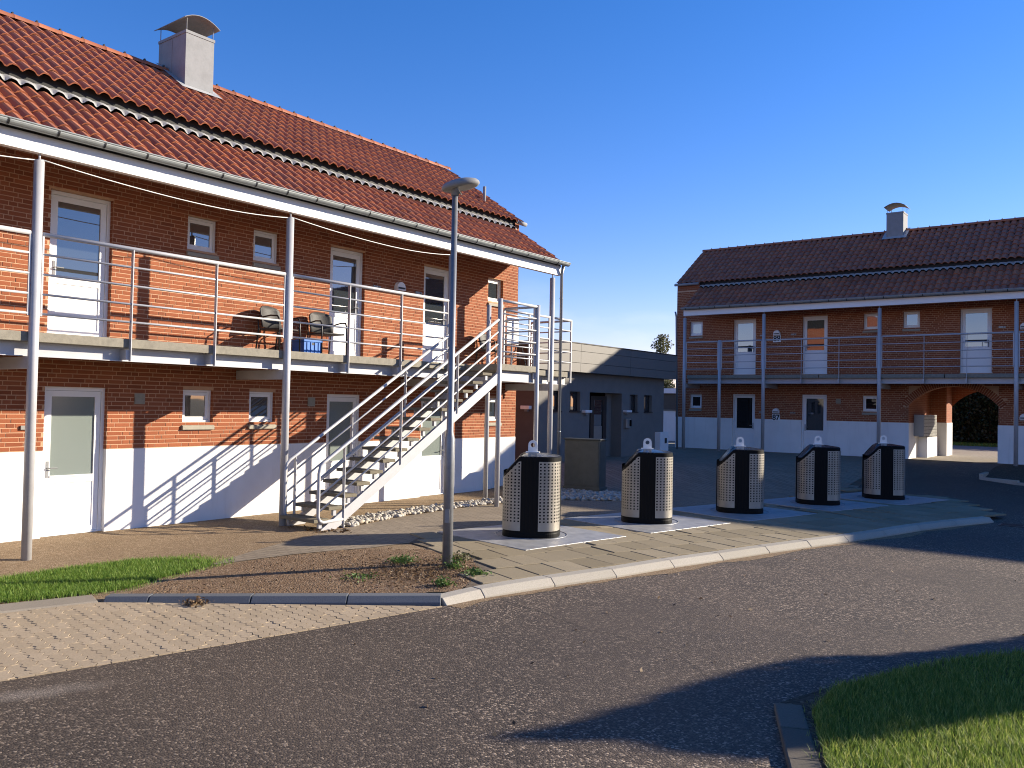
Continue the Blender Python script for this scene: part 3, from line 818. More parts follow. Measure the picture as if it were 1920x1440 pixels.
def window(h, s0, s1, z0, z1, pane, sill=True):
    D = -DEPTH+.01; mb = MB()
    def frame(t, d0, d1, i):
        a, b, c, d = s0+i, s1-i, z0+i, z1-i
        h.box(mb, a, a+t, d0, d1, c, d); h.box(mb, b-t, b, d0, d1, c, d); h.box(mb, a+t, b-t, d0, d1, c, c+t); h.box(mb, a+t, b-t, d0, d1, d-t, d)
    frame(.035, D-.04, D+.03, .004); frame(.055, D-.03, D+.012, .042)
    o = mb.build('window', 'white_paint', h.e)
    pm = MB(); h.box(pm, s0+.09, s1-.09, D-.014, D-.004, z0+.09, z1-.09); pm.build('pane', pane, o)
    if sill:
        sm = MB()
        pts = [(-DEPTH, z0-.002), (.045, z0-.055), (.045, z0-.12), (-DEPTH, z0-.12)]
        vs = [h.W(s, d, z) for s in (s0-.012, s1+.012) for d, z in pts]
        sm.add(vs, [(0, 1, 2, 3), (7, 6, 5, 4)]+[(i, (i+1) % 4, 4+(i+1) % 4, 4+i) for i in range(4)]); bevel(sm.build('sill', 'sill_stone', o), .006)
    return o

GUT_D, GUT_Z = 12.86-11.33, 5.46
def roof_frame(top_d, top_z):     # local frame of a slope: origin at the top edge
    c, s = math.cos(PITCH_R), math.sin(PITCH_R)
    def R(S, sl, u, n): return (S+sl, top_d + u*c + n*s, top_z - u*s + n*c)
    return R
def house_roof(h, n_single=0, up_inset=-.05, low_inset=.17, chim=None):
    e = h.end
    def span(inset):
        return (h.s0, h.s1-inset) if e > 0 else (h.s0+inset, h.s1)
    rd, rz_ = -(15.37-12.86), 8.40
    UP = roof_frame(rd, rz_); len_u = 3.12
    low_d, low_z = -.06, 6.50; LOW = roof_frame(low_d, low_z); len_l = (GUT_D-.03-low_d)/math.cos(PITCH_R)
    # under-roof boards
    mb = MB(); a, b = span(up_inset+.03); c, s = math.cos(PITCH_R), math.sin(PITCH_R)
    sec = [(rd, rz_-.03), (rd+len_u*c-.12, rz_-.03-(len_u-.12/c)*s), (rd+len_u*c-.12, rz_-.25-(len_u-.12/c)*s), (rd-2.5, rz_-.25-2.5*.6745), (rd-2.5, rz_-.03-2.5*.6745)]
    vs = [h.W(S, d, z) for S in (a, b) for d, z in sec]; n = 5
    mb.add(vs, [tuple(range(n)), tuple(range(2*n-1, n-1, -1))]+[(i, (i+1) % n, n+(i+1) % n, n+i) for i in range(n)])
    a, b = span(low_inset+.03)
    sec = [(low_d-.02, low_z-.03), (GUT_D-.10, low_z-.03-(GUT_D-.08-low_d)*.6745), (GUT_D-.10, low_z-.09-(GUT_D-.08-low_d)*.6745), (low_d-.02, low_z-.14)]
    vs = [h.W(S, d, z) for S in (a, b) for d, z in sec]; n = 4
    mb.add(vs, [tuple(range(n)), tuple(range(2*n-1, n-1, -1))]+[(i, (i+1) % n, n+(i+1) % n, n+i) for i in range(n)])
    roof = mb.build('roof', 'black_board', h.e)
    bk = MB(); a, b = span(up_inset)
    bk.quad(h.W(a, rd, rz_), h.W(b, rd, rz_), h.W(b, rd-2.6, rz_-2.6*.6745), h.W(a, rd-2.6, rz_-2.6*.6745)); bk.build('rear_slope', 'tile_field', roof, fix=False)
    # tiles
    spots = []
    for fr, sp, ln in ((UP, span(up_inset), len_u), (LOW, span(low_inset), len_l)):
        rows = int(round((ln-.05)/TE)); nt_ = int((sp[1]-sp[0])/TW)
        for r_ in range(rows):
            u = ln-TL-(rows-1-r_)*TE
            for i in range(nt_):
                S = (sp[1]-(i+1)*TW) if e > 0 else sp[0]+i*TW
                spots.append((fr, S, u))
    single = set()
    if n_single:
        od = []
        for i, (fr, S, u) in enumerate(spots):
            pr = proj(h.W(*fr(S, .1, u+.3, 0)))
            if pr and 5 < pr[0] < 1915 and 5 < pr[1] < 1435: od.append((pr[2], i))
        od.sort(); single = set(i for _, i in od[:n_single])
    fld = MB(); tm = None
    org = Vector(h.W(0, 0, 0))
    for i, (fr, S, u) in enumerate(spots):
        jn = RND.uniform(-.004, .004); ju = RND.uniform(-.008, .008)
        if i in single:
            if tm is None:
                b0 = Vector(h.W(*UP(0, 0, 0, 0)))
                mb = MB(); mb.add([Vector(h.W(*UP(0, s_, u_, n_)))-b0 for s_, u_, n_ in TV], TF_); tm = mb.mesh('roof_tile', 'tile', smooth=False, fix=False)
            o = link('roof_tile', tm, roof); o.location = h.W(*fr(S, 0, u+ju, jn))
        else:
            fld.add([h.W(*fr(S, s_, u_+u+ju, n_+jn)) for s_, u_, n_ in TV], TF_, RND.random())
    stuff(fld.build('roof_tiles', 'tile_field', roof, fix=False))
    # ridge tiles with dark clips
    a, b = span(up_inset); s = a; k = 0
    prof = [(math.cos(t), math.sin(t)) for t in [math.pi*q/8 for q in range(9)]]
    while s < b-.05:
        L = min(.39, b-s); mb = MB(); vs = []
        for q, r_ in ((0, .115), (L-.04, .104), (L, .122)):
            for cx_, cz_ in prof: vs.append(h.W(s+q, rd+cx_*r_, rz_-.03+cz_*r_*.9))
        fs = [(j*9+i, j*9+i+1, (j+1)*9+i+1, (j+1)*9+i) for j in range(2) for i in range(8)]
        mb.add(vs, fs, RND.random()); mb.build('ridge_tile', 'tile_field', roof, smooth=True, fix=False)
        s += L
    cl = MB(); s = a+.39
    while s < b-.1:
        h.box(cl, s-.012, s+.012, rd-.02, rd+.03, rz_+.055, rz_+.10); s += .39
    cl.build('ridge_clip', 'black_board', roof)
    # white scalloped flashing at the head of the lower slope
    a, b = span(low_inset); fl = MB(); vs = []; n = int((b-a)/(TW/8))
    for i in range(n+1):
        S = a+(b-a)*i/n; t = (S-(b if e > 0 else a))
        p = tile_profile(t % TW)
        vs += [h.W(*LOW(S, 0, -.05, .055)), h.W(*LOW(S, 0, .05, .062+p*.6)), h.W(*LOW(S, 0, .125-.22*p+.012*math.sin(S*23), .046+p))]
    fs = []
    for i in range(n):
        for j in range(2): fs.append((i*3+j, (i+1)*3+j, (i+1)*3+j+1, i*3+j+1))
    fl.add(vs, fs); fl.build('flashing', 'lead', roof, smooth=True, fix=False)
    # eaves beam, soffit, gutter and brackets
    a, b = span(low_inset); fb = MB()
    h.box(fb, a, b, 12.86-11.55, 12.86-11.44, 5.17, 5.41); fb.build('eaves_beam', 'white_paint', roof)
    sf = MB(); sf.add([h.W(S, d, z) for S in (a, b) for d, z in ((1.30, 5.30), (.01, 5.62), (.01, 5.65), (1.30, 5.33))], [(0, 1, 2, 3), (7, 6, 5, 4), (0, 1, 5, 4), (1, 2, 6, 5), (2, 3, 7, 6), (3, 0, 4, 7)])
    sf.build('soffit', 'white_paint', roof)
    gm = MB(); ga, gb = a-.03, b+.10; r_ = .072
    for S0, S1 in ((ga, gb),):
        vs = []; nn = 10
        for S in (S0, S1):
            for rr in (r_, r_-.006):
                for i in range(nn+1):
                    t = math.pi+math.pi*i/nn; vs.append(h.W(S, GUT_D+.03+rr*math.cos(t), GUT_Z+rr*math.sin(t)))
        w_ = nn+1; fs = []
        for i in range(nn): fs += [(i, i+1, 2*w_+i+1, 2*w_+i), (w_+i, w_+i+1, 3*w_+i+1, 3*w_+i)]
        fs += [tuple(range(nn+1)), tuple(2*w_+i for i in range(nn, -1, -1))]
        gm.add(vs, fs)
    h.tube(gm, [(ga, GUT_D+.03+r_, GUT_Z+.003), (gb, GUT_D+.03+r_, GUT_Z+.003)], .011, 8)
    gut = gm.build('gutter', 'gutter_zinc', roof, smooth=False)
    s = ga+.2; br = MB(); o0 = None
    pts = [(0, GUT_D+.03+(r_+.004)*math.cos(t), GUT_Z+(r_+.004)*math.sin(t)) for t in [math.pi+math.pi*i/8 for i in range(9)]]
    b0 = Vector(h.W(0, 0, 0))
    for p, q in zip(pts[:-1], pts[1:]):
        vs = [Vector(h.W(S, p[1], p[2]))-b0 for S in (-.013, .013)]+[Vector(h.W(S, q[1], q[2]))-b0 for S in (.013, -.013)]
        br.add(vs, [(0, 1, 2, 3)])
    brm = br.mesh('gutter_bracket', 'dark_frame', fix=False)
    while s < gb:
        o = link('gutter_bracket', brm, roof); o.location = h.W(s, 0, 0); s += .60
    # upper gutter stub at the free end
    ss = (b-.0, b+.28) if e > 0 else (h.s0-.06, h.s0+.98)
    ug = MB(); h.tube(ug, [(ss[0], .13, 6.60), (ss[1], .13, 6.60)], .05, 10); ug.build('upper_gutter', 'zinc', roof, smooth=True)
    # chimney
    if chim:
        cs0, cs1, cd0, cd1, cb, ct = chim
        cm = MB(); h.box(cm, cs0, cs1, cd0, cd1, cb, ct); h.box(cm, cs0-.012, cs1+.012, cd0-.012, cd1+.012, ct-.05, ct+.004)
        h.box(cm, cs0-.006, cs0, (cd0+cd1)/2-.005, (cd0+cd1)/2+.005, cb, ct-.05)
        ch = cm.build('chimney', 'zinc', roof)
        fm = MB(); h.box(fm, cs0-.12, cs1+.12, cd1-.02, cd1+.25, cb+.12, cb+.16)
        vs = []
        for S in (cs0-.13, cs1+.13):
            for u in (0., .5): vs.append(h.W(*UP(S, 0, (cd1-rd)/math.cos(PITCH_R)-.06+u*.42, .05)))
        fm = MB(); fm.add(vs, [(0, 1, 3, 2)]); 
        for S0, S1 in ((cs0-.13, cs0), (cs1, cs1+.13)):
            vs = [h.W(*UP(S, 0, u, .052)) for S in (S0, S1) for u in ((cd0-rd)/math.cos(PITCH_R)+.1, (cd1-rd)/math.cos(PITCH_R))]; fm.add(vs, [(0, 1, 3, 2)])
        fm.build('flashing', 'lead', roof, fix=False)
        cap = MB(); nn = 10; cw = cs1-cs0; vs = []
        for dd in (cd0-.07, cd1+.07):
            for off in (0, .012):
                for i in range(nn+1):
                    t = i/nn; S = cs0-.08+(cw+.16)*t; vs.append(h.W(S, dd, ct+.20+.13*(1-(2*t-1)**2)+off))
        w_ = nn+1; fs = []
        for i in range(nn): fs += [(i, i+1, 2*w_+i+1, 2*w_+i), (w_+i, w_+i+1, 3*w_+i+1, 3*w_+i), (i, i+1, w_+i+1, w_+i), (2*w_+i, 2*w_+i+1, 3*w_+i+1, 3*w_+i)]
        fs += [(0, w_, 3*w_, 2*w_), (nn, w_+nn, 3*w_+nn, 2*w_+nn)]
        cap.add(vs, fs)
        for S in (cs0+.02, cs1-.02):
            for dd in (cd0+.02, cd1-.02): h.tube(cap, [(S, dd, ct), (S, dd, ct+.24)], .009, 6)
        cap.build('chimney_cowl', 'zinc', roof, fix=True)
    return roof

SLAB_T = 2.867; COL_D = 12.86-11.5
RAILS = [4.135, 3.875, 3.615, 3.355, 3.10]
def rail_panel(h, a, b, bal, parent, z_low=2.55):
    """railing bay between two columns: top tube, four thin rails, end bars and flat balusters"""
    tr = MB(); h.tube(tr, [(a, COL_D, RAILS[0]), (b, COL_D, RAILS[0])], .030, 10); tr.build('top_rail', 'steel_paint', parent, smooth=True)
    for z in RAILS[1:]:
        r_ = MB(); h.tube(r_, [(a, COL_D, z), (b, COL_D, z)], .016, 8); r_.build('rail', 'steel_paint', parent, smooth=True)
    for s in (a, b):
        p = MB(); h.box(p, s-.012, s+.012, COL_D-.014, COL_D+.014, RAILS[-1]-.03, RAILS[0]+.02); p.build('end_bar', 'steel_paint', parent)
    for s in bal:
        p = MB(); h.box(p, s-.006, s+.006, COL_D-.03, COL_D+.03, z_low, RAILS[0]-.018); h.box(p, s-.055, s-.006, COL_D-.30, COL_D-.012, z_low+.02, SLAB_T-.16)
        p.build('baluster', 'steel_paint', parent)
def column(h, s, parent, ground_z=-.15, top=5.085, rod=True):
    p = MB(); h.tube(p, [(s, COL_D, ground_z), (s, COL_D, top-.01)], .062, 18); h.tube(p, [(s, COL_D, top-.012), (s, COL_D, top)], .056, 18)
    if rod: h.tube(p, [(s, COL_D, top), (s, COL_D, 5.175)], .014, 8)
    p.build('column', 'steel_paint', parent, smooth=True)
    c = MB(); h.box(c, s-.045, s+.045, .02, COL_D-.05, 2.39, 2.545); c.build('cross_beam', 'steel_paint', parent)
def balcony(h, a, b, joints, cols, bays):
    js = [a]+joints+[b]; mb = MB()
    for p, q in zip(js[:-1], js[1:]): h.box(mb, p+.012, q-.012, .03, COL_D-.03, SLAB_T-.13, SLAB_T+RND.uniform(-.004, .004))
    bal = mb.build('balcony', 'concrete', h.e); bevel(bal, .008)
    bm_ = MB(); h.box(bm_, a, b, COL_D-.20, COL_D-.19, 2.55, 2.725); h.box(bm_, a, b, COL_D-.20, COL_D-.13, 2.725, 2.735); h.box(bm_, a, b, COL_D-.20, COL_D-.13, 2.55, 2.56)
    bm_.build('edge_beam', 'steel_paint', bal)
    for s in cols: column(h, s, bal)
    for x0, x1, bl in bays: rail_panel(h, x0, x1, bl, bal)
    return bal

# --- left house
L = House(lambda s, d, z: (-12.86+d, s, z), 0., -3.0, 16.93, 1, 'long sunlit red brick house with tiled roof and upper walkway at the left', (-12.86, 7, 0), math.radians(90))
up_d = [(5.60, 6.53), (10.85, 11.76), (13.50, 14.42)]; DZ1 = 2.96
L.open = [(a, b, DZ1-.02, 5.08) for a, b in up_d] + [(a, b, -.05, 2.185) for a, b in up_d]
wins = [(7.79, 8.36), (9.08, 9.64), (15.74, 16.32)]
L.open += [(a, b, 4.54, 5.10) for a, b in wins] + [(a, b, 1.64, 2.19) for a, b in wins]
house_walls(L, n_single=300)
for i, (a, b) in enumerate(up_d):
    door(L, a, b, DZ1-.02, 5.08, 'glass_clear', hinge_left=(i == 0)); door(L, a, b, -.02, 2.185, 'glass_frosted', hinge_left=(i == 0))
for a, b in wins: window(L, a, b, 4.54, 5.10, 'glass_clear'); window(L, a, b, 1.64, 2.19, 'glass_clear')
house_roof(L, n_single=300, chim=(8.76, 9.36, -2.80, -1.84, 7.30, 9.06))
LB = balcony(L, -3.0, 17.38, [-1.2, .8, 2.8, 4.86, 6.16, 7.49, 8.84, 10.17, 11.5, 12.88, 14.2, 15.5, 16.5], [.85, 4.85, 8.83, 12.88, 16.5],
    [(.93, 4.77, [2.2, 3.5]), (4.93, 8.75, [6.14, 7.475]), (8.91, 12.80, [10.16, 11.47])])
# roof vent pipe
vp = MB(); vp.tube([L.W(16.3, -.64, 6.95), L.W(16.3, -.64, 7.52)], .04, 12); vp.build('vent_pipe', 'zinc', L.e, smooth=True)
dp = MB(); dp.tube([L.W(16.72, COL_D+.16, 5.40), L.W(16.74, COL_D+.10, 5.2), L.W(16.74, COL_D+.10, -.1)], .037, 12)
for z in (1.4, 3.3, 4.6): dp.tube([L.W(16.74, COL_D+.10, z), L.W(16.74, COL_D+.10, z+.03)], .045, 12)
dp.build('downpipe', 'galvanised', L.e, smooth=True)
# landing at the head of the stair and the railings round it
XS = 12.86-10.6
def flat_rail(name_r, pts, z, r_, parent):
    m_ = MB(); m_.tube([L.W(s, d, z) for s, d in pts], r_, 8); m_.build(name_r, 'steel_paint', parent, smooth=True)
ld = MB(); L.box(ld, 13.42, 14.62, COL_D-.02, XS+.02, SLAB_T-.128, SLAB_T-.002); bevel(ld.build('landing_slab', 'concrete', LB), .008)
lb = MB(); L.box(lb, 13.4, 14.66, XS-.09, XS-.08, 2.52, 2.73); L.box(lb, 14.60, 14.61, COL_D-.1, XS-.09, 2.52, 2.73); L.box(lb, 13.4, 13.44, COL_D-.1, XS-.09, 2.42, 2.6); lb.build('edge_beam', 'steel_paint', LB)
for s, d in ((13.38, XS), (14.68, XS), (14.12, COL_D)):
    p = MB(); L.tube(p, [(s, d, -.15), (s, d, 4.19)], .05, 16); p.build('column', 'steel_paint', LB, smooth=True)
for k, z in enumerate(RAILS):
    rr = .028 if k == 0 else .016; nm = 'top_rail' if k == 0 else 'rail'
    zz = z+.02
    flat_rail(nm, [(13.42, XS), (14.64, XS)], zz, rr, LB); flat_rail(nm, [(14.68, XS-.05), (14.68, COL_D)], zz, rr, LB)
    flat_rail(nm, [(14.68, COL_D), (16.42, COL_D)], z, rr, LB); flat_rail(nm, [(16.58, COL_D), (17.34, COL_D)], z, rr, LB); flat_rail(nm, [(17.34, COL_D), (17.34, .15)], z, rr, LB)
for s, d in ((14.66, COL_D), (15.6, COL_D), (17.34, COL_D), (17.34, .7), (17.34, .15), (16.40, COL_D), (13.46, XS-.03), (14.60, XS-.03)):
    p = MB(); L.box(p, s-.018, s+.018, d-.018, d+.018, 2.6, RAILS[0]+.01); p.build('baluster', 'steel_paint', LB)

# --- right house
Rr = House(lambda s, d, z: (s, 31.4-d, z), .44, -15.65, 19.0, -1, 'shaded brick house with archway and walkway across the courtyard', (-8, 31.4, .44), 0.)
ARCH = (-6.85, -4.14, 1.82, 2.48, 1.74, .755, 2.52, -6.30, -3.59)
rd_ = [(-13.23, -12.31), (-10.53, -9.61), (-5.28, -4.34), (-1.5, -.6)]
Rr.open = [(a, b, DZ1-.02, 5.08) for a, b in rd_] + [(a, b, -.05, 2.185) for a, b in (rd_[:2]+rd_[3:])]
rw_u = [(-15.08, -14.52), (-8.36, -7.82), (-7.05, -6.51)]; rw_l = [(-15.04, -14.52), (-8.37, -7.83)]
Rr.open += [(a, b, 4.52, 5.08) for a, b in rw_u]+[(a, b, 1.60, 2.15) for a, b in rw_l]
Rr.open.append((ARCH[0], ARCH[1], -.4, 2.52))
RW = house_walls(Rr, arch=ARCH, depth=4.55)
for i, (a, b) in enumerate(rd_):
    door(Rr, a, b, DZ1-.02, 5.08, 'glass_clear', hinge_left=(i == 1))
    if i != 2: door(Rr, a, b, -.02, 2.185, 'glass_dark' if i == 0 else 'glass_clear', hinge_left=(i == 1))
for a, b in rw_u: window(Rr, a, b, 4.52, 5.08, 'glass_clear')
for a, b in rw_l: window(Rr, a, b, 1.60, 2.15, 'glass_dark')
house_roof(Rr, low_inset=.98, chim=(-8.12, -7.53, -2.72, -2.05, 7.6, 9.05))
RB = balcony(Rr, -14.55, 8.5, [-13.2, -11.5, -9.5, -7.48, -5.5, -3.49, -1.5, .5, 2.5, 4.5, 6.5], [-14.63, -11.48, -7.48, -3.49, .5, 4.5],
    [(-14.55, -13.26, []), (-13.10, -11.56, []), (-11.40, -7.56, [-10.1, -8.8]), (-7.40, -3.57, [-6.1, -4.85]), (-3.41, .42, [-2.1, -.8]), (.58, 4.42, [1.9, 3.2])])
p = MB(); Rr.tube(p, [(-13.18, COL_D, -.1), (-13.18, COL_D, 4.18)], .062, 16); p.build('column', 'steel_paint', RB, smooth=True)
p = MB(); p.tube([Rr.W(-15.0, COL_D+.1, 5.35), Rr.W(-14.98, COL_D+.05, 5.15), Rr.W(-14.86, COL_D+.05, -.1)], .036, 10); p.build('downpipe', 'galvanised', Rr.e, smooth=True)
# passage: side walls, plinths, vault, far pier
pw = MB(); sa, sb = ARCH[0], ARCH[1]
for s, dd in ((sa, -4.55), (sb, -.8)): pw.quad(Rr.W(s, .0, PZ), Rr.W(s, dd, PZ), Rr.W(s, dd, 2.6), Rr.W(s, .0, 2.6))
n = 16; mid = (sa+sb)/2
for i in range(n):
    a, b = lerp(sa, sb, i/n), lerp(sa, sb, (i+1)/n); za, zb = [ARCH[5]+math.sqrt(max(0, ARCH[4]**2-(q-mid)**2)) for q in (a, b)]
    pw.quad(Rr.W(a, .005, za), Rr.W(b, .005, zb), Rr.W(b, -.36, zb), Rr.W(a, -.36, za))
pw.quad(Rr.W(sa, -.3, 2.62), Rr.W(sb+2.8, -.3, 2.62), Rr.W(sb+2.8, -4.55, 2.62), Rr.W(sa, -4.55, 2.62))
Rr.box(pw, sa, -6.30, -4.55, -3.5, PZ, 2.6)  # far pier made deeper to keep sun off the passage wall
pw.build('passage_wall', 'brick_wall', Rr.e, fix=False)
for args in ((sa-.02, sa+.012, -4.55, .009, -.4, PZ), (sb-.02, sb+.012, -.8, .009, -.4, PZ), (sa+.013, -6.285, -4.565, -3.49, -.4, PZ-.002), (sa+.013, sa+.30, -3.3, -1.5, -.4, .72)):
    pp_ = MB(); Rr.box(pp_, *args); pp_.build('passage_plinth', 'plinth_paint', Rr.e)

# ------------------------------------------------------------------ grey flat-roofed building
GX = -13.6
gb = thing('flat_roof_building', 'low grey rendered building with broad dark fascia between the two houses', 'building', (GX, 22.5, .45))
def GB(mb, y0, y1, d0, d1, z0, z1): return mb.box(GX+d0, GX+d1, y0, y1, z0, z1)
gop = [(19.62, 20.06, 1.88, 2.46), (20.50, 21.05, 1.88, 2.46), (21.58, 23.49, .2, 2.46), (24.0, 24.52, 1.88, 2.44), (24.97, 25.50, 1.88, 2.44)]
gw = MB(); cs = sorted(set([18.8, 26.36]+[v for o in gop for v in o[:2]])); cz = sorted(set([-.2, 3.05]+[v for o in gop for v in o[2:]]))
for i in range(len(cs)-1):
    for j in range(len(cz)-1):
        a, b, c, d = cs[i], cs[i+1], cz[j], cz[j+1]
        if any(o[0] < (a+b)/2 < o[1] and o[2] < (c+d)/2 < o[3] for o in gop): continue
        gw.quad((GX, a, c), (GX, b, c), (GX, b, d), (GX, a, d))
for a, b, c, d in gop:
    dp_ = -.38 if b-a > 1 else -.16
    gw.quad((GX, a, c), (GX+dp_, a, c), (GX+dp_, a, d), (GX, a, d)); gw.quad((GX, b, c), (GX+dp_, b, c), (GX+dp_, b, d), (GX, b, d))
    gw.quad((GX, a, d), (GX, b, d), (GX+dp_, b, d), (GX+dp_, a, d)); gw.quad((GX, a, c), (GX, b, c), (GX+dp_, b, c), (GX+dp_, a, c))
gw.quad((GX, 26.36, -.2), (GX-9, 26.36, -.2), (GX-9, 26.36, 3.05), (GX, 26.36, 3.05))
gw.quad((GX-.38, 21.58, .2), (GX-.38, 22.12, .2), (GX-.38, 22.12, 2.46), (GX-.38, 21.58, 2.46)); gw.quad((GX-.38, 23.1, .2), (GX-.38, 23.49, .2), (GX-.38, 23.49, 2.46), (GX-.38, 23.1, 2.46))
gw.build('wall', 'render_grey', gb, fix=False)
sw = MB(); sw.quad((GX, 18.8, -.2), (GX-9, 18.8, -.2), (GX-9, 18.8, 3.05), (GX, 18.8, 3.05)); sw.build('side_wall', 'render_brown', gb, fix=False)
for k, (z0, z1) in enumerate(((3.02, 3.28), (3.29, 3.62), (3.63, 3.84))):
    for y0, y1 in ((18.45, 20.6), (20.61, 23.5), (23.51, 26.7)):
        m_ = MB(); GB(m_, y0, y1, .26, .29+.006*k, z0, z1); m_.build('fascia_panel', 'fascia_panel', gb)
rf = MB(); GB(rf, 18.47, 26.68, -9.3, .26, 3.02, 3.80); GB(rf, 18.44, 26.71, .24, .32, 3.842, 3.87); rf.build('roof', 'dark_frame', gb)
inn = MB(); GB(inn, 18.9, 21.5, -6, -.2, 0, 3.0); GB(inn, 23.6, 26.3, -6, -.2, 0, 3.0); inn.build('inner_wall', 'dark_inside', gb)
for a, b, c, d in gop:
    if b-a > 1: continue
    wm = MB()
    for q in ((a, a+.05, c, d), (b-.05, b, c, d), (a+.05, b-.05, c, c+.05), (a+.05, b-.05, d-.05, d)): GB(wm, q[0], q[1], -.15, -.10, q[2], q[3])
    GB(wm, a-.02, b+.02, -.12, .03, c-.03, c)
    o = wm.build('window', 'dark_frame', gb); pm = MB(); GB(pm, a+.05, b-.05, -.135, -.125, c+.05, d-.05); pm.build('pane', 'glass_clear', o)
dm = MB()
for q in ((22.14, 22.22, .3, 2.36), (23.0, 23.08, .3, 2.36), (22.22, 23.0, 2.24, 2.36), (22.22, 23.0, .3, .62), (22.22, 22.34, .62, 2.24), (22.88, 23.0, .62, 2.24)): GB(dm, q[0], q[1], -.37, -.31, q[2], q[3])
o = dm.build('door', 'dark_frame', gb); pm = MB(); GB(pm, 22.34, 22.88, -.355, -.345, .62, 2.24); pm.build('pane', 'glass_clear', o)
pm = MB(); GB(pm, 22.36, 22.86, -.343, -.337, .66, 1.42); pm.build('frosted_sheet', 'letter_steel', o)
def small_box(name, label, cat, x0, x1, y0, y1, z0, z1, mat, group=None):
    o = thing(name, label, cat, ((x0+x1)/2, (y0+y1)/2, z0), 0, group)
    b = MB(); b.box(x0, x1, y0, y1, z0, z1); bevel(b.build('housing', mat, o), .012); return o
o = small_box('wall_light', 'slim pale wall light left of the grey building door', 'wall light', GX, GX+.14, 21.14, 21.52, 1.84, 1.92, 'white_paint', 'lights of the grey building')
b = MB(); b.box(GX+.002, GX+.07, 21.28, 21.38, 1.78, 1.84); b.build('bracket', 'zinc', o)
o = small_box('wall_light', 'slim pale wall light right of the grey building door', 'wall light', GX, GX+.14, 23.58, 23.92, 1.86, 1.93, 'white_paint', 'lights of the grey building')
b = MB(); b.box(GX+.002, GX+.07, 23.7, 23.8, 1.80, 1.86); b.build('bracket', 'zinc', o)
o = small_box('wall_phone', 'small pale telephone box on the grey wall beside the door', 'phone box', GX, GX+.10, 23.64, 23.94, 1.36, 1.66, 'letter_steel')
b = MB(); b.box(GX+.10, GX+.15, 23.84, 23.89, 1.42, 1.62); b.build('handset', 'black_plastic', o)
o = small_box('meter_box', 'pale meter box low on the end of the grey wall', 'box', GX, GX+.22, 25.74, 26.34, .55, 1.20, 'white_paint')
b = MB(); b.box(GX+.22, GX+.228, 26.05, 26.2, .82, 1.0); b.build('opening', 'dark_frame', o)
o = small_box('wall_light', 'slim pale wall light on the shaded brown side wall', 'wall light', GX-.42, GX-.12, 18.66, 18.8, 1.92, 2.02, 'white_paint')
b = MB(); b.box(GX-.32, GX-.22, 18.72, 18.798, 1.86, 1.92); b.build('bracket', 'zinc', o)

# gap between grey building and right house
gwall = thing('garden_wall', 'low white sunlit wall glimpsed between grey building and house', 'wall', (-18, 37, .4))
b = MB(); b.box(-22, -15.9, 37, 37.2, .2, 1.88); b.build('wall', 'plinth_paint', gwall); b = MB(); b.box(-22.05, -15.85, 36.96, 37.24, 1.88, 1.94); b.build('coping', 'concrete', gwall)
sh = thing('carport', 'dark shed with white flat roof edge behind the low white wall', 'shed', (-19, 39.5, .4))
b = MB(); b.box(-23, -16.2, 38.5, 42, .3, 2.75); b.build('wall', 'dark_frame', sh); b = MB(); b.box(-23.2, -16.0, 38.2, 42.2, 2.75, 3.0); b.build('roof', 'white_paint', sh)
be = thing('bench', 'dark wooden bench in front of the low white wall', 'bench', (-16.0, 33.9, .44))
b = MB(); b.box(-16.75, -15.75, 33.75, 34.15, .86, .91); b.build('seat', 'dark_frame', be); b = MB(); b.box(-16.75, -15.75, 34.15, 34.19, 1.0, 1.32); b.build('backrest', 'dark_frame', be)
for x in (-16.7, -15.85):
    b = MB(); b.box(x, x+.05, 33.8, 33.85, .42, .86); b.box(x, x+.05, 34.14, 34.19, .42, 1.3); b.build('leg', 'dark_frame', be)

# ------------------------------------------------------------------ outdoor stair
st = thing('outdoor_stair', 'grey steel outdoor stair with open treads up to the left walkway', 'stair', (-11, 8.7, 0))
NR = 16; RISE = SLAB_T/NR; GOING = (13.40-8.70)/NR; Y0 = 8.70
XI, XO = -11.42, -10.62
tread = MB(); tread.box(XI-.03, XO+.03, -.15, .15, -.055, 0); TREAD = tread.mesh('tread', 'wood_tread')
def pitch_z(y): return (y-Y0)/GOING*RISE
for i in range(NR-1):
    o = link('tread', TREAD, st); o.matrix_parent_inverse = Matrix.Translation(-st.location)
    o.location = (0, Y0+GOING*(i+.62), RISE*(i+1)-.02); bevel(o, .006)
    for x in (XI+.02, XO-.02):
        br = MB(); br.box(x-.025, x+.025, Y0+GOING*(i+.62)-.03, Y0+GOING*(i+.62)+.03, RISE*(i+1)-.17, RISE*(i+1)-.077); br.build('bracket', 'steel_paint', st)
for x0, x1 in ((XI-.03, XI+.03), (XO-.03, XO+.03)):
    s_ = MB(); pts = [(Y0-.12, -.12), (Y0+.14, -.12), (13.36, pitch_z(13.36)-.42), (13.36, pitch_z(13.36)-.24), (13.2, pitch_z(13.2)-.18), (Y0-.12, -.02)]
    pts = [(Y0-.10, -.14), (Y0+.16, -.14), (13.36, pitch_z(13.36)-.36), (13.36, pitch_z(13.36)-.15), (Y0-.10, pitch_z(Y0-.1)-.0-.0)]
    pts[4] = (Y0+.02, pitch_z(Y0+.02)-.13+.10); pts = [(Y0+.02, -.14), (Y0+.30, -.14), (13.36, pitch_z(13.36)-.36), (13.36, pitch_z(13.36)-.15), (Y0+.02, pitch_z(Y0+.02)-.12)]
    vs = [(x, y, z) for x in (x0, x1) for y, z in pts]; n = len(pts)
    s_.add(vs, [tuple(range(n)), tuple(range(2*n-1, n-1, -1))]+[(i, (i+1) % n, n+(i+1) % n, n+i) for i in range(n)]); s_.build('stringer', 'steel_paint', st)
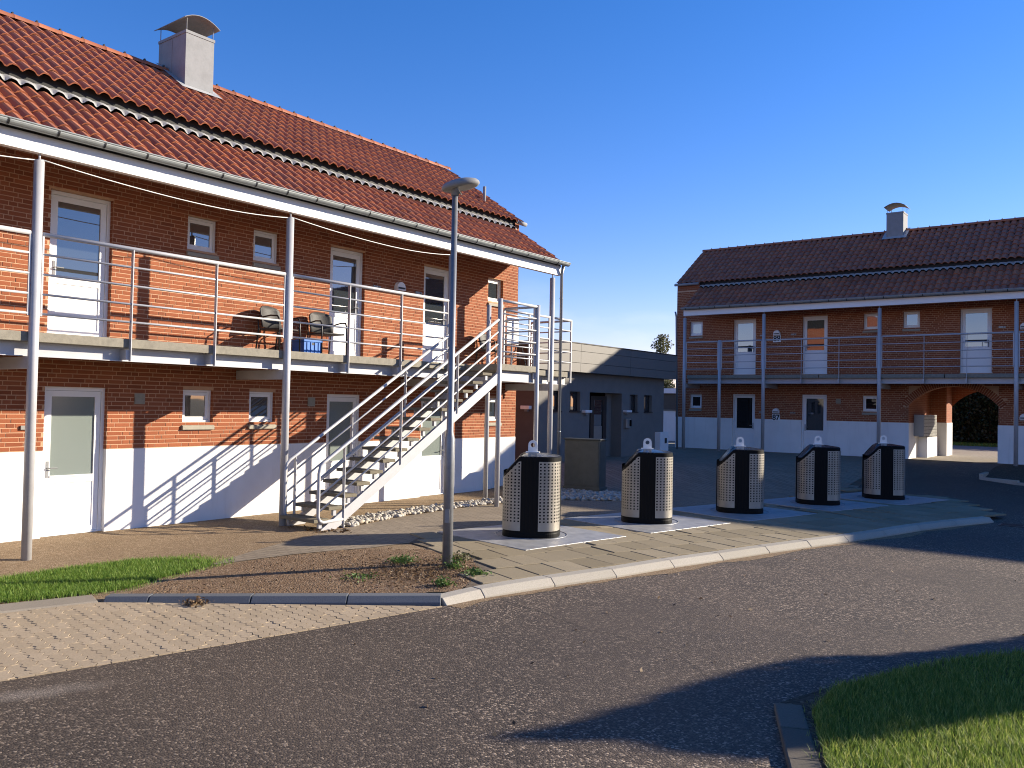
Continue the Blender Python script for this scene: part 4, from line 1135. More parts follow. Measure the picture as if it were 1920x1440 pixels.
def arc_pts(c, r_, a0, a1, n=6): return [(c[0]+r_*math.cos(lerp(a0, a1, i/n)), c[1]+r_*math.sin(lerp(a0, a1, i/n))) for i in range(n+1)]
RH = .93; slope = math.atan2(RISE, GOING)
for x, ytop, bal in ((XO+.02, 13.33, (9.34, 10.62, 12.1)), (XI-.03, 12.82, (9.02, 10.24, 11.57))):
    yb = Y0+.12; r_ = .10
    pts = [(ytop, pitch_z(ytop)+RH), (yb+r_, pitch_z(yb+r_)+RH)]
    # rounded turn down, upright, rounded turn to the lower return
    pts += [(yb+.03, pitch_z(yb+.05)+RH-.03), (yb, pitch_z(yb)+RH-.12), (yb, .20), (yb+.03, .13), (yb+.10, .10), (bal[0], .12)]
    hr = MB(); hr.tube([(x, y, z) for y, z in pts], .029, 10); hr.build('handrail', 'steel_paint', st, smooth=True)
    for k in (1, 2, 3):
        dz = RH-.245*k; y_s = yb
        if pitch_z(yb)+dz < .15: y_s = yb
        q = MB(); q.tube([(x, ytop, pitch_z(ytop)+dz), (x, y_s, pitch_z(y_s)+dz)], .0175, 8); q.build('rail', 'steel_paint', st, smooth=True)
    for y in bal:
        q = MB(); q.box(x-.03, x+.03, y-.006, y+.006, pitch_z(y)-.22 if y != bal[0] else -.05, pitch_z(y)+RH-.015); q.build('baluster', 'steel_paint', st)

# ------------------------------------------------------------------ waste containers
RB_ = .45; HB = 1.225
def bin_r(t):       # rounded-square plan
    n = 3.2; c, s = abs(math.cos(t)), abs(math.sin(t)); return RB_/((c**n+s**n)**(1/n))*.985
def bin_top(x):     # top edge with the slanted hatch side (front is +x)
    return HB - max(0., x-.16)*1.05
def make_container():
    root = thing('waste_container', 'x', 'waste container')
    NA = 96; mb = MB(); vs = []; levels = [0., .06, .075, .4, .8, 1.0]
    ang = [2*math.pi*i/NA for i in range(NA)]
    def ribbed(i, t):
        d = (math.degrees(t)+360) % 90; k = min(d, 90-d)
        return (.0065 if i % 2 else 0.) if k < 16 else 0.
    for z in levels:
        for i, t in enumerate(ang):
            r_ = bin_r(t)*(1.012 if z < .07 else 1.)+(ribbed(i, t) if z > .07 else 0); vs.append((r_*math.cos(t), r_*math.sin(t), z))
    for i, t in enumerate(ang):
        r_ = bin_r(t)+ribbed(i, t); x = r_*math.cos(t); vs.append((x, r_*math.sin(t), bin_top(x)))
    for i, t in enumerate(ang):
        r_ = bin_r(t)*.955; x = r_*math.cos(t); vs.append((x, r_*math.sin(t), bin_top(x)+.018))
    nl = len(levels)+2; fs = []
    for j in range(nl-1):
        for i in range(NA): fs.append((j*NA+i, j*NA+(i+1) % NA, (j+1)*NA+(i+1) % NA, (j+1)*NA+i))
    mb.add(vs, fs); mb.build('body', 'black_plastic', root, local=True)
    lid = MB(); vs = []; rings = [(.962, .016), (.80, .026), (.45, .050), (.16, .062)]
    for k, dz in rings:
        for t in ang:
            r_ = bin_r(t)*k; x = r_*math.cos(t); vs.append((x, r_*math.sin(t), bin_top(x)+dz*(1 if x < .2 else .6)))
    vs.append((0, 0, HB+.066)); fs = []
    for j in range(3):
        for i in range(NA): fs.append((j*NA+i, j*NA+(i+1) % NA, (j+1)*NA+(i+1) % NA, (j+1)*NA+i))
    for i in range(NA): fs.append((3*NA+i, 3*NA+(i+1) % NA, 4*NA))
    lid.add(vs, fs); lid.build('lid', 'black_lid', root, smooth=True, local=True)
    # perforated corner panels
    for q in range(4):
        a0, a1 = math.radians(q*90+17), math.radians(q*90+73)
        NC, z0, z1 = 8, .105, 1.165
        if True:
            cols = []; hw = .5
            for i in range(NC): cols += [i/NC, (i+.27)/NC, (i+.73)/NC]
            cols.append(1.0)
            NRW = 19; rows = []
            for j in range(NRW): rows += [j/NRW, (j+.26)/NRW, (j+.74)/NRW]
            rows.append(1.0)
            pm = MB(); vs = []
            zb, zt = z0+.12, z1-.01
            zs = [z0]+[lerp(zb, zt, r_) for r_ in rows]+[z1]
            for z in zs:
                for c in cols:
                    t = lerp(a0, a1, c); r_ = bin_r(t)+.007; x = r_*math.cos(t)
                    vs.append((x, r_*math.sin(t), min(z, bin_top(x)-.045)))
            w_ = len(cols); fs = []
            for j in range(len(zs)-1):
                for i in range(w_-1):
                    hole = (j >= 1 and j-1 < NRW*3 and (j-1) % 3 == 1 and i % 3 == 1)
                    t = lerp(a0, a1, cols[i]); x = (bin_r(t))*math.cos(t)
                    lim = bin_top(x)-.045
                    if zs[j] >= lim: continue
                    if hole and zs[j+1] < lim-.01: continue
                    fs.append((j*w_+i, j*w_+i+1, (j+1)*w_+i+1, (j+1)*w_+i))
            pm.add(vs, fs); o = pm.build('perforated_panel', 'panel_steel', root, local=True, fix=False)
            sol = o.modifiers.new('thick', 'SOLIDIFY'); sol.thickness = .004; sol.offset = 0
    # lifting eye
    ey = MB(); out = [(-.075, -.01), (-.075, .10)]+[(.075*math.cos(t), .115+.075*math.sin(t)) for t in [math.pi-math.pi*i/10 for i in range(1, 10)]]+[(.075, .10), (.075, -.01)]
    n = len(out); hole = [(.036*math.cos(2*math.pi*i/14), .112+.036*math.sin(2*math.pi*i/14)) for i in range(14)]
    bm = bmesh.new()
    vo = [bm.verts.new((x, 0, z)) for x, z in out]; vh = [bm.verts.new((x, 0, z)) for x, z in hole]
    es = [bm.edges.new((vo[i], vo[(i+1) % n])) for i in range(n)]+[bm.edges.new((vh[i], vh[(i+1) % 14])) for i in range(14)]
    bmesh.ops.triangle_fill(bm, use_beauty=True, edges=es)
    g_ = bmesh.ops.extrude_face_region(bm, geom=bm.faces[:]); bmesh.ops.translate(bm, verts=[v for v in g_['geom'] if isinstance(v, bmesh.types.BMVert)], vec=(0, .014, 0))
    bmesh.ops.recalc_face_normals(bm, faces=bm.faces); bmesh.ops.translate(bm, verts=bm.verts, vec=(0, -.007, HB+.062))
    me = bpy.data.meshes.new('lifting_eye'); bm.to_mesh(me); bm.free(); me.materials.append(M['eye_steel']); link('lifting_eye', me, root, local=True)
    ft = MB(); ft.box(-.11, .11, -.05, .05, HB+.052, HB+.072); ft.build('eye_foot', 'eye_steel', root, local=True)
    return root
def copy_tree(o, parent=None):
    c = o.copy(); COL.objects.link(c); c.parent = parent
    for ch in [x for x in o.children]: copy_tree(ch, c)
    return c
proto = make_container()
names = ['nearest of the five black waste containers, beside the lamp post', 'second black waste container from the lamp post, right of the green cabinet', 'middle one of the five black waste containers with perforated panels', 'fourth black waste container from the lamp post, partly in shadow', 'farthest black waste container, wholly in shadow near the archway']
bins = [proto]+[copy_tree(proto) for _ in CONT[1:]]
for i, ((cx_, cy_), ap, ab) in enumerate(CONT):
    o = bins[i]
    o.location = (cx_, cy_, .012); o.rotation_euler = (0, 0, math.radians(180+ab)); o['label'] = names[i]; o['group'] = 'underground waste containers in a row'
    # ground plate with its own turn, part of the container
    pl = MB(); pl.box(-1.03, 1.03, -1.08, 1.08, -.03, 0); p_ = pl.build('ground_plate', 'tread_plate', o, local=True)
    p_.rotation_euler = (0, 0, -math.radians(ap)-math.radians(180+ab)); bevel(p_, .004)
    rg = MB(); rg.tube([(.56*math.cos(t), .56*math.sin(t), -.004) for t in [2*math.pi*k/40 for k in range(41)]], .012, 6, caps=False); rg.build('plate_ring', 'galvanised', o, smooth=True, local=True)

# ------------------------------------------------------------------ lamp post
LPX, LPY = -7.20, 8.10
lz = terr(LPX, LPY)
lp = thing('street_lamp', 'galvanised lamp post with flat oval head in the bare earth', 'street lamp', (LPX, LPY, lz))
b = MB(); b.tube([(0, 0, -.2), (0, 0, 1.62), (0, 0, 1.70), (0, 0, 4.80)], [.066, .064, .045, .037], 20); b.build('post', 'galvanised', lp, smooth=True, local=True)
b = MB(); vs = []; NA, NRg = 28, 6
ax = Vector((RGT.x, RGT.y, 0)).normalized(); ay = Vector((-ax.y, ax.x, 0)); tilt = math.radians(12)
axt = ax*math.cos(tilt)+Vector((0, 0, math.sin(tilt))); nz = -ax*math.sin(tilt)+Vector((0, 0, math.cos(tilt)))
ctr = Vector((0, 0, 4.86))+axt*.07
def head_ring(k, h_): return [ctr+axt*(.25*k*math.cos(2*math.pi*i/NA))+ay*(.19*k*math.sin(2*math.pi*i/NA))+nz*h_ for i in range(NA)]
rings = [head_ring(.90, -.035), head_ring(1., -.012), head_ring(.99, .012), head_ring(.88, .042), head_ring(.6, .066), head_ring(.25, .076)]
vs = [q for r_ in rings for q in r_]; fs = [(j*NA+i, j*NA+(i+1) % NA, (j+1)*NA+(i+1) % NA, (j+1)*NA+i) for j in range(5) for i in range(NA)]
fs.append(tuple(5*NA+i for i in range(NA))); fs.append(tuple(range(NA)))
b.add(vs, fs); b.build('lamp_head', 'zinc', lp, smooth=True, local=True)
b = MB(); rr = [ctr+axt*(.06+.15*math.cos(2*math.pi*i/20))+ay*(.13*math.sin(2*math.pi*i/20))-nz*.037 for i in range(20)]; b.add(rr, [tuple(range(20))]); b.build('lens', 'letter_steel', lp, local=True)
b = MB(); b.tube([(0, 0, 4.74), (0, 0, 4.80), tuple(ctr-axt*.05-nz*.04)], [.048, .06, .10], 14); b.build('bracket', 'zinc', lp, smooth=True, local=True)
b = MB(); b.box(-.028, .028, -.071, -.060, .55, .72); o = b.build('service_door', 'galvanised', lp, local=True); o.rotation_euler = (0, 0, .5)

# ------------------------------------------------------------------ green cabinet
cz_ = terr(-11.0, 17.3)
cb = thing('utility_cabinet', 'dull green metal utility cabinet standing in the white pebbles', 'cabinet', (-11.0, 17.30, cz_), math.radians(8))
b = MB(); b.box(-.46, .46, -.2, .2, -.05, 1.24); bevel(b.build('body', 'cabinet_green', cb, local=True), .012)
b = MB(); b.box(-.49, .49, -.23, .23, 1.242, 1.275); bevel(b.build('lid', 'cabinet_green', cb, local=True), .012)
b = MB(); b.box(-.43, .43, -.212, -.202, .16, 1.20); bevel(b.build('door', 'cabinet_green', cb, local=True), .006)
b = MB(); b.box(.462, .470, -.16, .16, .2, 1.2); bevel(b.build('side_panel', 'cabinet_green', cb, local=True), .004)
b = MB(); b.box(-.48, .48, -.22, .22, -.08, .12); b.build('base', 'cabinet_green', cb, local=True)

# ------------------------------------------------------------------ things on the walkway
def make_chair(label, loc, rz):
    c = thing('armchair', label, 'chair', loc, rz, 'dark wicker chairs on the left walkway')
    b = MB(); b.box(-.24, .24, -.24, .24, .41, .44); bevel(b.build('seat', 'rattan', c, local=True), .015)
    b = MB(); vs = []; n = 10
    for k, (z, yy) in enumerate(((.46, -.23), (.62, -.265), (.78, -.30), (.86, -.31))):
        for i in range(n+1):
            t = i/n*2-1; wid = .255 if k < 3 else .20
            vs.append((t*wid, yy+.07*t*t, z-(.03*t*t if k == 3 else 0)))
    fs = [(j*(n+1)+i, j*(n+1)+i+1, (j+1)*(n+1)+i+1, (j+1)*(n+1)+i) for j in range(3) for i in range(n)]
    b.add(vs, fs); o = b.build('backrest', 'rattan', c, smooth=True, local=True, fix=False); m_ = o.modifiers.new('thick', 'SOLIDIFY'); m_.thickness = .02
    for sx in (-1, 1):
        b = MB(); b.tube([(sx*.27, .25, 0), (sx*.27, .24, .58), (sx*.275, .20, .645), (sx*.28, .05, .655), (sx*.275, -.22, .62)], .014, 8); b.build('armrest', 'black_metal', c, smooth=True, local=True)
        b = MB(); b.tube([(sx*.25, -.30, 0), (sx*.25, -.24, .45), (sx*.25, -.27, .66)], .014, 8); b.build('leg', 'black_metal', c, smooth=True, local=True)
    return c
wz = SLAB_T
make_chair('dark wicker armchair left of the white column on the upper walkway', (-12.42, 9.35, wz), math.radians(-78))
make_chair('dark wicker armchair right of the blue crate on the upper walkway', (-12.40, 10.42, wz), math.radians(-96))
make_chair('dark wicker armchair at the far end of the upper walkway', (-12.4, 15.35, wz), math.radians(-80))
cr = thing('crate', 'bright blue plastic crate under the wicker chairs', 'crate', (-12.36, 9.93, wz))
b = MB(); X_, Y_, H_ = .17, .20, .28
b.box(-X_, X_, -Y_, Y_, .0, H_-.012); b.build('body', 'blue_plastic', cr, local=True)
b = MB(); b.box(-X_-.015, X_+.015, -Y_-.015, Y_+.015, H_-.04, H_); bevel(b.build('rim', 'blue_plastic', cr, local=True), .006)
for yy in (-.13, -.045, .045, .13): b = MB(); b.box(X_-.002, X_+.012, yy-.008, yy+.008, .02, H_-.045); b.build('rib', 'blue_plastic', cr, local=True)
b = MB(); b.box(X_, X_+.004, -.05, .05, .185, .225); b.build('hand_hole', 'sign_black', cr, local=True)
bd = thing('notice_board', 'plain white panel fixed inside the railing at the stair head', 'panel', (-11.75, 15.3, wz))
b = MB(); b.box(-.01, .01, -.22, .22, .55, 1.18); bevel(b.build('panel', 'white_paint', bd, local=True), .004); b = MB(); b.box(-.035, -.012, -.02, .02, 0, 1.1); b.build('post', 'zinc', bd, local=True)
tb = thing('garden_table', 'small dark round table between the chairs at the walkway end', 'table', (-12.2, 16.15, wz))
b = MB(); b.tube([(0, 0, .66), (0, 0, .685)], .30, 24); b.build('table_top', 'black_metal', tb, local=True)
for k in range(3):
    t = k*2.094; b = MB(); b.tube([(.05*math.cos(t), .05*math.sin(t), .66), (.24*math.cos(t), .24*math.sin(t), 0)], .014, 8); b.build('leg', 'black_metal', tb, local=True)
# cable strung from column to column
cb_ = MB(); cols_s = [.85, 4.85, 8.83, 12.88]
for a, b_ in zip(cols_s[:-1], cols_s[1:]):
    cb_.tube([L.W(lerp(a, b_, t), COL_D+.0, 5.105-.13*(1-(2*t-1)**2) + .02*math.sin(t*5)) for t in [i/18 for i in range(19)]], .0075, 6)
tag(cb_.build('cable', 'cable_white', None, smooth=True), 'white cable sagging between the column tops of the left walkway', 'cable')

# wall fittings
def wall_lamp(h, s, z, label, group, num=None):
    w0 = Vector(h.W(s, 0, z)); o = thing('wall_lamp', label, 'wall lamp', w0, 0, group)
    b = MB(); vs = []; n = 12; R_ = .13
    prof = [(-R_, 0.)]+[(-R_*math.cos(math.pi*i/n), .06+R_*math.sin(math.pi*i/n)) for i in range(n+1)]+[(R_, 0.)]
    m_ = len(prof)
    for d in (.009, .10):
        k = 1 if d < .05 else .93
        vs += [Vector(h.W(s+x*k, d, z+zz*k)) for x, zz in prof]
    b.add(vs, [tuple(range(m_)), tuple(range(m_, 2*m_))]+[(i, (i+1) % m_, m_+(i+1) % m_, m_+i) for i in range(m_)]); b.build('shade', 'white_paint', o)
    b = MB(); h.box(b, s-.10, s+.10, .104, .112, z+.03, z+.065); b.build('slot', 'dark_frame', o)
    b = MB(); h.box(b, s-.12, s+.12, .009, .06, z-.035, z-.004); b.build('base', 'letter_steel', o)
    return o
def text_mesh(txt, size, name):
    cu = bpy.data.curves.new(name, 'FONT'); cu.body = txt; cu.size = size; cu.align_x = 'CENTER'; cu.align_y = 'CENTER'; cu.extrude = .003; cu.offset = size*.02
    to = bpy.data.objects.new(name, cu); COL.objects.link(to); dg = bpy.context.evaluated_depsgraph_get()
    me = bpy.data.meshes.new_from_object(to.evaluated_get(dg)); bpy.data.objects.remove(to); bpy.data.curves.remove(cu)
    me.materials.clear(); me.materials.append(M['sign_black']); return me
def num_sign(h, s, z, txt, label):
    o = thing('house_number_sign', label, 'sign', h.W(s, 0, z), 0, 'house number signs')
    b = MB(); h.box(b, s-.15, s+.15, .010, .03, z-.13, z+.13); b.build('plate', 'white_paint', o)
    t = link('number', text_mesh(txt, .28, 'number'), o, local=True); t.location = Vector(h.W(s, .036, z))-Vector(h.W(s, 0, z)); t.rotation_euler = (math.pi/2, 0, 0)
wall_lamp(L, 12.72, 4.42, 'white half-round wall lamp between the upper doors of the sunlit house', 'round-topped wall lamps')
wall_lamp(Rr, -11.48, 4.42, 'half-round wall lamp over the upper number plate of the shaded house', 'round-topped wall lamps')
wall_lamp(Rr, -11.48, 1.47, 'half-round wall lamp over the lower number plate between shaded doors', 'round-topped wall lamps')
wall_lamp(Rr, -3.42, 4.36, 'half-round wall lamp right of the last upper door', 'round-topped wall lamps')
wall_lamp(Rr, -3.42, 1.44, 'half-round wall lamp right of the archway', 'round-topped wall lamps')
num_sign(Rr, -11.48, 4.285, '89', 'white number plate reading 89 on the upper wall')
num_sign(Rr, -11.48, 1.30, '87', 'white number plate reading 87 near the lower doors')
def name_plate(h, s, z, label):
    o = thing('name_plate', label, 'name plate', h.W(s, 0, z), 0, 'name plates beside the doors')
    b = MB(); h.box(b, s-.10, s+.10, .009, .03, z-.03, z+.03); bevel(b.build('plate', 'letter_steel', o), .004); b = MB(); h.box(b, s+.03, s+.06, .03, .036, z-.012, z+.012); b.build('bell_button', 'sign_black', o)
name_plate(L, 12.08, 4.42, 'small steel name plate right of the middle upper door'); name_plate(L, 13.32, 4.44, 'small steel name plate left of the last upper door'); name_plate(L, 5.38, 1.58, 'small steel name plate left of the nearest lower door')
for s, z, t in ((-12.05, 4.43, 'small name plate right of the first upper door across the yard'), (-10.85, 4.43, 'small name plate left of the second upper door across the yard'), (-4.05, 4.43, 'small name plate right of the third upper door across the yard'), (-12.05, 1.5, 'small name plate right of the first lower door across the yard'), (-10.85, 1.5, 'small name plate left of the second lower door across the yard')): name_plate(Rr, s, z, t)
def vent(h, s, z, label):
    o = thing('wall_vent', label, 'vent', h.W(s, 0, z), 0, 'air vents in the brickwork')
    b = MB(); h.box(b, s-.085, s+.085, .009, .02, z-.085, z+.085); b.build('plate', 'sill_stone', o)
    for k in range(5):
        b = MB(); h.box(b, s-.07, s+.07, .02, .03, z-.065+k*.03, z-.05+k*.03); b.build('louvre', 'sill_stone', o)
vent(L, 7.04, 2.02, 'beige louvred air vent right of the nearest lower door'); vent(L, 10.46, 2.02, 'beige louvred air vent behind the stair'); vent(Rr, -9.2, 1.95, 'round-looking air vent right of the shaded lower door')
# letterboxes in the archway
lbx = thing('letterbox_bank', 'grey steel bank of many small letterboxes in the archway', 'letterboxes', Rr.W(-6.6, -1.6, .72))
b = MB(); Rr.box(b, sa+.013, -6.52, -2.9, -.75, .76, 1.52); b.build('casing', 'letter_steel', lbx)
for i in range(9):
    for j in range(6):
        b = MB(); d0 = -2.88+i*.235; z0_ = .78+j*.122; Rr.box(b, -6.52, -6.508, d0+.012, d0+.223, z0_+.008, z0_+.112); o = b.build('letterbox_door', 'letter_steel', lbx)
        b = MB(); Rr.box(b, -6.509, -6.504, d0+.04, d0+.195, z0_+.078, z0_+.096); b.build('slot', 'sign_black', o)
o = wall_lamp(Rr, -6.55, 1.62, 'small lamp above the letterboxes in the archway', None) if False else None

# ------------------------------------------------------------------ vegetation
NPR = np.random.default_rng(11)
def field_mesh(name, verts, faces, rnd, mat):
    me = bpy.data.meshes.new(name)
    nv, nf, k = len(verts), len(faces), faces.shape[1]
    me.vertices.add(nv); me.vertices.foreach_set('co', verts.astype(np.float32).ravel())
    me.loops.add(nf*k); me.loops.foreach_set('vertex_index', faces.astype(np.int32).ravel())
    me.polygons.add(nf); me.polygons.foreach_set('loop_start', np.arange(0, nf*k, k, dtype=np.int32))
    at = me.attributes.new('rnd', 'FLOAT', 'FACE'); at.data.foreach_set('value', rnd.astype(np.float32))
    me.materials.append(M[mat]); me.update(calc_edges=True); return me
def blades(name, pts, hmin, hmax, width, lean, mat):
    n = len(pts); a = NPR.uniform(0, 2*np.pi, n); h_ = NPR.uniform(hmin, hmax, n)*NPR.uniform(.6, 1., n); wd = width*NPR.uniform(.6, 1.3, n)
    dx, dy = np.cos(a), np.sin(a); la = a+np.pi/2+NPR.normal(0, .5, n); ln = lean*h_*NPR.uniform(.2, 1.2, n)
    lx, ly = np.cos(la)*ln, np.sin(la)*ln
    P = np.array(pts); V = np.zeros((n, 5, 3))
    V[:, 0] = P+np.c_[-dx*wd, -dy*wd, np.zeros(n)]; V[:, 1] = P+np.c_[dx*wd, dy*wd, np.zeros(n)]
    V[:, 2] = P+np.c_[-dx*wd*.7+lx*.4, -dy*wd*.7+ly*.4, h_*.6]; V[:, 3] = P+np.c_[dx*wd*.7+lx*.4, dy*wd*.7+ly*.4, h_*.6]
    V[:, 4] = P+np.c_[lx, ly, h_]
    b = (np.arange(n)*5)[:, None]
    F = np.concatenate([b+np.array([[0, 1, 3]]), b+np.array([[0, 3, 2]]), b+np.array([[2, 3, 4]])])
    rn = NPR.beta(2.2, 2.2, n); return field_mesh(name, V.reshape(-1, 3), F, np.concatenate([rn, rn, rn]), mat)
def scatter(poly, n, zf, dens=None):
    xs_ = [p[0] for p in poly]; ys_ = [p[1] for p in poly]; out = []
    while len(out) < n:
        x, y = RND.uniform(min(xs_), max(xs_)), RND.uniform(min(ys_), max(ys_))
        if pts_inside(poly, x, y) and (dens is None or RND.random() < dens(x, y)): out.append((x, y, zf(x, y)))
    return out
lawn = [p for p in LAWN_L]
gp = scatter(lawn, 52000, lambda x, y: terr(x, y)+.004, lambda x, y: 1 if y < 5.6 else max(.12, 1-(y-5.6)*.9))
cx0 = sum(p[0] for p in lawn)/len(lawn); ctr_l = Vector((-10.0, 4.0))
gp += scatter([(x+(.13 if x > -9.9 else -.10), y+(.22 if y > 6 else 0)) for x, y in lawn], 8000, lambda x, y: terr(x, y)+.002)
stuff(tag(link('lawn_grass', blades('lawn_grass', gp, .03, .075, .0028, .6, 'grass_blade')), 'bright green strip of lawn between gravel yard and flush kerb', 'grass'))
GI2 = [(-1.40, 4.80), (-1.66, 5.4), (-1.92, 6.0), (-1.95, 6.65), (-1.76, 7.15), (-1.58, 7.68), (-1.34, 8.15), (-1.06, 8.58), (-.8, 8.9), (.2, 9.6), (1.2, 9.9), (1.2, 4.2), (-.8, 3.8), (-1.2, 4.2)]
def isl_d(x, y): 
    return 1.0 if y < 7.5 else .55
gp = scatter([p for p in GI2 if True], 130000, lambda x, y: -.062, isl_d)
gp += scatter([(x-(.09 if x < .2 else 0), y) for x, y in GI2], 6000, lambda x, y: -.085)
stuff(tag(link('island_grass', blades('island_grass', gp, .035, .095, .0030, .75, 'grass_yellow')), 'grass island at the lower right, mostly in shadow', 'grass'))

def pebble_field(name, pts, smin, smax, mat):
    base = np.array([(1, 0, 0), (-1, 0, 0), (0, 1, 0), (0, -1, 0), (0, 0, 1), (0, 0, -1)], float)
    # small rounded cuboctahedron-like stone from a subdivided octahedron
    t = [(0, 2, 4), (2, 1, 4), (1, 3, 4), (3, 0, 4), (2, 0, 5), (1, 2, 5), (3, 1, 5), (0, 3, 5)]
    vv = [tuple(v) for v in base]; idx = {}; tri = []
    def midp(a, b):
        k = (min(a, b), max(a, b))
        if k not in idx: q = (np.array(vv[a])+np.array(vv[b]))/2; q /= np.linalg.norm(q); vv.append(tuple(q)); idx[k] = len(vv)-1
        return idx[k]
    for a, b, c in t:
        ab, bc, ca = midp(a, b), midp(b, c), midp(c, a); tri += [(a, ab, ca), (ab, b, bc), (ca, bc, c), (ab, bc, ca)]
    bv = np.array(vv); bt = np.array(tri); V = []; Fc = []; Rn = []; o = 0
    for p in pts:
        s = RND.uniform(smin, smax); sc = np.array([s*RND.uniform(.8, 1.35), s*RND.uniform(.7, 1.), s*RND.uniform(.5, .8)])
        q = bv*(1+NPR.uniform(-.16, .16, (len(bv), 1)))*sc; a = RND.uniform(0, 6.28); tl = RND.uniform(-.5, .5)
        Rz = np.array([[math.cos(a), -math.sin(a), 0], [math.sin(a), math.cos(a), 0], [0, 0, 1]]); Rx = np.array([[1, 0, 0], [0, math.cos(tl), -math.sin(tl)], [0, math.sin(tl), math.cos(tl)]])
        V.append(q@(Rz@Rx).T+np.array(p)); Fc.append(bt+o); Rn.append(np.full(len(bt), RND.random())); o += len(bv)
    return field_mesh(name, np.concatenate(V), np.concatenate(Fc), np.concatenate(Rn), mat)
BEDL = [(-10.50, 9.2), (-10.88, 11.0), (-10.98, 13.3), (-10.40, 15.3), (-9.45, 16.05), (-8.75, 16.45), (-9.2, 17.1), (-10.2, 17.5), (-11.4, 17.75), (-11.9, 17.2), (-11.4, 16.2), (-11.3, 14.6), (-11.42, 13.0), (-11.35, 11.2), (-11.15, 9.35)]
stuff(tag(link('pebble_bed', pebble_field('pebble_bed', [(x, y, z+RND.uniform(-.005, .035)) for x, y, z in scatter(BEDL, 2600, lambda x, y: terr(x, y)+.012)], .028, .062, 'pebble')), 'strip of white pebbles under the stair and around the cabinet', 'pebbles'))

def leaf_cards(pts, size, mat, name, up=.3, rn=None):
    n = len(pts); P = np.array(pts); d = NPR.normal(0, 1, (n, 3)); d[:, 2] += up; d /= np.linalg.norm(d, axis=1)[:, None]
    r_ = np.cross(d, NPR.normal(0, 1, (n, 3))); r_ /= np.linalg.norm(r_, axis=1)[:, None]; s = size*NPR.uniform(.6, 1.3, n)[:, None]; q = np.cross(d, r_)
    V = np.zeros((n, 4, 3)); V[:, 0] = P-q*s*.5; V[:, 1] = P+r_*s*.32+d*s*.08; V[:, 2] = P+q*s*.6; V[:, 3] = P-r_*s*.32+d*s*.08
    F = (np.arange(n)*4)[:, None]+np.array([[0, 1, 2, 3]])
    return field_mesh(name, V.reshape(-1, 3), F, NPR.beta(2, 2, n) if rn is None else rn, mat)
def weed(label, x, y, r_, h_, n, mat='weed_green'):
    o = thing('weed', label, 'weed', (x, y, terr(x, y)), 0, 'weeds around the lamp post')
    pts = [(RND.gauss(0, r_*.5), RND.gauss(0, r_*.5), abs(RND.gauss(0, h_*.5))+.012) for _ in range(n)]
    link('leaves', leaf_cards(pts, .035, mat, 'leaves', 1.0), o, local=True)
    bl = [(RND.gauss(0, r_*.4), RND.gauss(0, r_*.4), .0) for _ in range(n//3)]; link('blades', blades('blades', bl, h_*.5, h_*1.4, .003, .7, mat), o, local=True)
weed('green weed clump left of the lamp post foot', -7.75, 7.85, .18, .07, 260)
weed('small green weed right at the lamp post foot', -7.0, 8.0, .12, .10, 160)
weed('green weed tuft at the edge of the paving slabs', -6.52, 7.85, .15, .07, 200)
weed('green weed tuft behind the pale kerb corner', -6.45, 7.2, .10, .08, 150)
weed('low weed clump behind the lamp post', -7.35, 8.45, .22, .07, 240, 'leaf_olive')
weed('brownish weed growing from the joint of the grey kerb', -7.95, 5.02, .12, .05, 120, 'dead_leaf')
weed('sparse green weed on the bare earth by the grey kerb', -7.5, 6.9, .22, .03, 110)
lit = [(-7.2+RND.gauss(0, .45), 7.55+RND.gauss(0, .38), 0) for _ in range(2600)]
lit += [(RND.uniform(-8.9, -6.4), RND.uniform(5.0, 8.6), 0) for _ in range(900)]
lit = [(x, y, terr(x, y)+.012+RND.uniform(0, .018)) for x, y, _ in lit if pts_inside(DIRT, x, y) and in_frame((x, y, 0))]
stuff(tag(link('leaf_litter', leaf_cards(lit, .026, 'dead_leaf', 'leaf_litter', 1.4)), 'brown leaf litter on the bare earth round the lamp post', 'leaves'))
lit2 = [(-10.6+RND.gauss(0, .3), 8.9+RND.gauss(0, .15), terr(-10.6, 8.9)+.015) for _ in range(60)]
stuff(tag(link('fallen_leaves', leaf_cards(lit2, .07, 'dead_leaf', 'fallen_leaves', 1.2)), 'fallen leaves lying at the foot of the stair', 'leaves'))

def tree(name, label, cat, loc, trunk_h, trunk_r, blobs, n, size, mat, group=None, limbs=7):
    o = thing(name, label, cat, loc, 0, group)
    b = MB(); top = max(c[2]+r_*.5 for c, r_ in blobs)
    b.tube([(0, 0, -.2), (.03, .02, trunk_h*.5), (-.02, .03, trunk_h), (0, 0, top)], [trunk_r*1.2, trunk_r, trunk_r*.7, trunk_r*.15], 9)
    for (c, r_) in blobs[:limbs]:
        b.tube([(0, 0, trunk_h*.75), (c[0]*.5, c[1]*.5, lerp(trunk_h, c[2], .6)), c], [trunk_r*.45, trunk_r*.28, trunk_r*.08], 6)
    b.build('trunk', 'bark', o, local=True)
    pts = []; tot = sum(r_**2 for _, r_ in blobs)
    for c, r_ in blobs:
        for _ in range(int(n*r_*r_/tot)):
            v = Vector((RND.gauss(0, 1), RND.gauss(0, 1), RND.gauss(0, 1))).normalized()*r_*(RND.random()**.4)*RND.uniform(.75, 1.12); pts.append((c[0]+v.x, c[1]+v.y, c[2]+v.z*.9))
    link('crown', leaf_cards(pts, size, mat, 'crown', .3), o, local=True); return o
